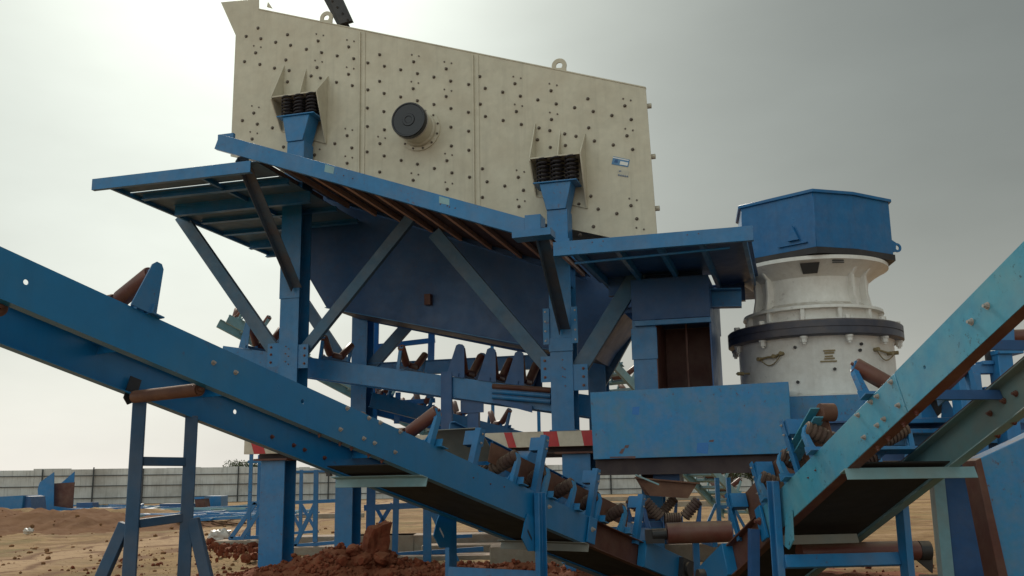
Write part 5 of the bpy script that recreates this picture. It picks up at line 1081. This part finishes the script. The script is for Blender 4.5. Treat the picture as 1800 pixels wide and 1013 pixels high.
part('floor_plate', MB().prism([W.Y(*q, D0 - .1) for q in ((94, 890), (128, 894), (127, 902), (92, 905))], (0, 0.05, 0)), BLUE, uh)
hb2 = yard_box('steel_housing', 'long low blue steel housing lying at the far left edge of the yard', ((-60, 876), (41, 871), (37, 905), (-60, 905)), 50, 2.0, BLUE, 'housing')
part('end_flange', MB().prism([W.Y(*q, 50.2) for q in ((41, 872), (53, 873), (56, 900), (36, 903))], (0, 1.6, 0)), NAVY, hb2)
yb1 = yard_box('steel_box', 'upright blue steel box by the fence right of the trestle', ((361, 872), (388, 872), (388, 893), (361, 893)), 60, 1.5, BLUE, 'box')
yb2 = yard_box('steel_bin', 'maroon open bin beside the upright blue box', ((342, 876), (358, 875), (362, 898), (344, 898)), 58, 1.0, PRIMER, 'bin'); part('rim', MB().prism([W.Y(*q, 57.95) for q in ((340, 874), (359, 873), (359, 877), (340, 878))], (0, 1.2, 0)), BLUE, yb2)
yb3 = yard_box('steel_plate_stack', 'blue folded plates lying on the ground below the maroon bin', ((334, 902), (372, 899), (374, 913), (334, 914)), 44, 1.6, BLUE, 'steel plates')
yb4 = yard_box('steel_wedge', 'blue wedge shaped steel plate lying between the trestle legs', ((253, 894), (276, 897), (292, 905), (253, 905)), 47, 1.2, BLUE, 'steel plate')
random.seed(12)
for k, (px, py, w1, h1) in enumerate(((148, 884, 14, 9), (310, 886, 30, 8), (186, 893, 18, 6))):
    yard_box('dark_crate', ('dark low crate right of the upright maroon chute', 'long dark crate at the fence foot between the trestle legs', 'dark flat crate just left of the trestle')[k], ((px - w1, py), (px + w1, py - 1), (px + w1, py + h1), (px - w1, py + h1)), 62 - 3 * k, 1.0, NAVY, 'crate')
mb = MB(); mb2 = MB()
for k in range(150):
    px = random.uniform(120, 430) if k % 3 else random.uniform(140, 330); py = random.uniform(889, 910); q = W.Z(px, py, 0.08 + random.random() * 0.25)
    if q.y > 75 or q.y < 20: continue
    a = random.choice((random.uniform(-0.3, 0.3), random.uniform(0, 3.14))); Ls = random.uniform(1.0, 4.5); d = V((math.cos(a), math.sin(a), random.uniform(-0.05, 0.08)))
    (mb if k % 4 else mb2).beam(q - d * Ls / 2, q + d * Ls / 2, random.uniform(0.05, 0.25), random.uniform(0.05, 0.18))
o = part('scrap_steel', mb, BLUE); setp(o, 'tangle of blue steel sections lying along the fence at left', 'scrap steel', kind='stuff')
o = part('scrap_steel', mb2, PALE); setp(o, 'pale offcuts mixed in with the blue steel sections', 'scrap steel', kind='stuff')
# steel grating panels stacked (lattice) at 380-450, 905
gt = thing('lattice_panel', 'flat stack of blue lattice panels on the ground left of the thick column', 'lattice panel', W, W.Z(410, 912, 0.0))
c_ = W.Z(410, 913, 0.15)
for k in range(7): part('bar', MB().beam(c_ + V((-2.6 + 0.1 * k, -3 + k * 1.0, 0.0)), c_ + V((2.8, -3.2 + k * 1.1, 0.25)), 0.12, 0.1), PALE if k % 2 else BLUE, gt)
for k in range(5): part('bar', MB().beam(c_ + V((-2.3 + k * 1.2, -3.4, 0.12)), c_ + V((-2.1 + k * 1.2, 4, 0.12)), 0.1, 0.08), BLUE, gt)
# low concrete kerb line
kA, kB = W.Z(300, 914, 0), W.Z(640, 908, 0)
o = part('concrete_kerb', MB().beam(kA + V((0, 0, 0.05)), kB + V((0, 0, 0.05)), 0.5, 0.2), CONC); setp(o, 'low straight concrete kerb in front of the steel sections', 'kerb')

# ================================================================== FAR BUSHES / TREES BEYOND THE FENCE
def tree(px, D, h, wd, lab, seed, base=0.0):
    random.seed(seed); q = W.Y(px, 850, D); t_ = thing('tree', lab, 'tree', W, V((q.x, D, base)))
    tk = MB().tube((q.x, D, base), (q.x + 0.1, D, base + h * 0.55), 0.16, 0.08, n=8)
    for k in range(5):
        a = k * 1.3; tk.tube((q.x + 0.05, D, base + h * (0.3 + 0.06 * k)), (q.x + math.cos(a) * wd * 0.5, D + math.sin(a) * wd * 0.5, base + h * (0.6 + 0.06 * k)), 0.06, 0.025, n=6)
    part('trunk', tk, BARK, t_); mb = MB()
    blobs = [(random.gauss(0, wd * 0.35), random.gauss(0, wd * 0.35), h * random.uniform(0.5, 0.95), random.uniform(0.25, 0.5) * wd * 0.5) for _ in range(14)]
    for k in range(5000):
        bx, by, bz, br = random.choice(blobs); d = V((random.gauss(0, 1), random.gauss(0, 1), random.gauss(0, 0.8))).normalized() * br * random.random() ** 0.4
        c_ = V((q.x + bx, D + by, base + bz)) + d; s_ = random.uniform(0.06, 0.15); u_ = V((random.gauss(0, 1), random.gauss(0, 1), random.gauss(0, 1))).normalized(); w_ = u_.orthogonal().normalized()
        mb.add([c_ - u_ * s_, c_ + w_ * s_ * .6, c_ + u_ * s_, c_ - w_ * s_ * .6], [(0, 1, 2, 3)])
    part('crown', mb, LEAF, t_)
tree(1285, 70, 4.6, 4.0, 'small leafy tree seen past the far pale conveyor right of centre', 5)
tree(437, 128, 4.3, 5.0, 'distant tree top showing above the fence beside the striped beam end', 6)
tree(1330, 74, 3.4, 3.0, 'low bushy tree behind the tail of the teal conveyor', 8)
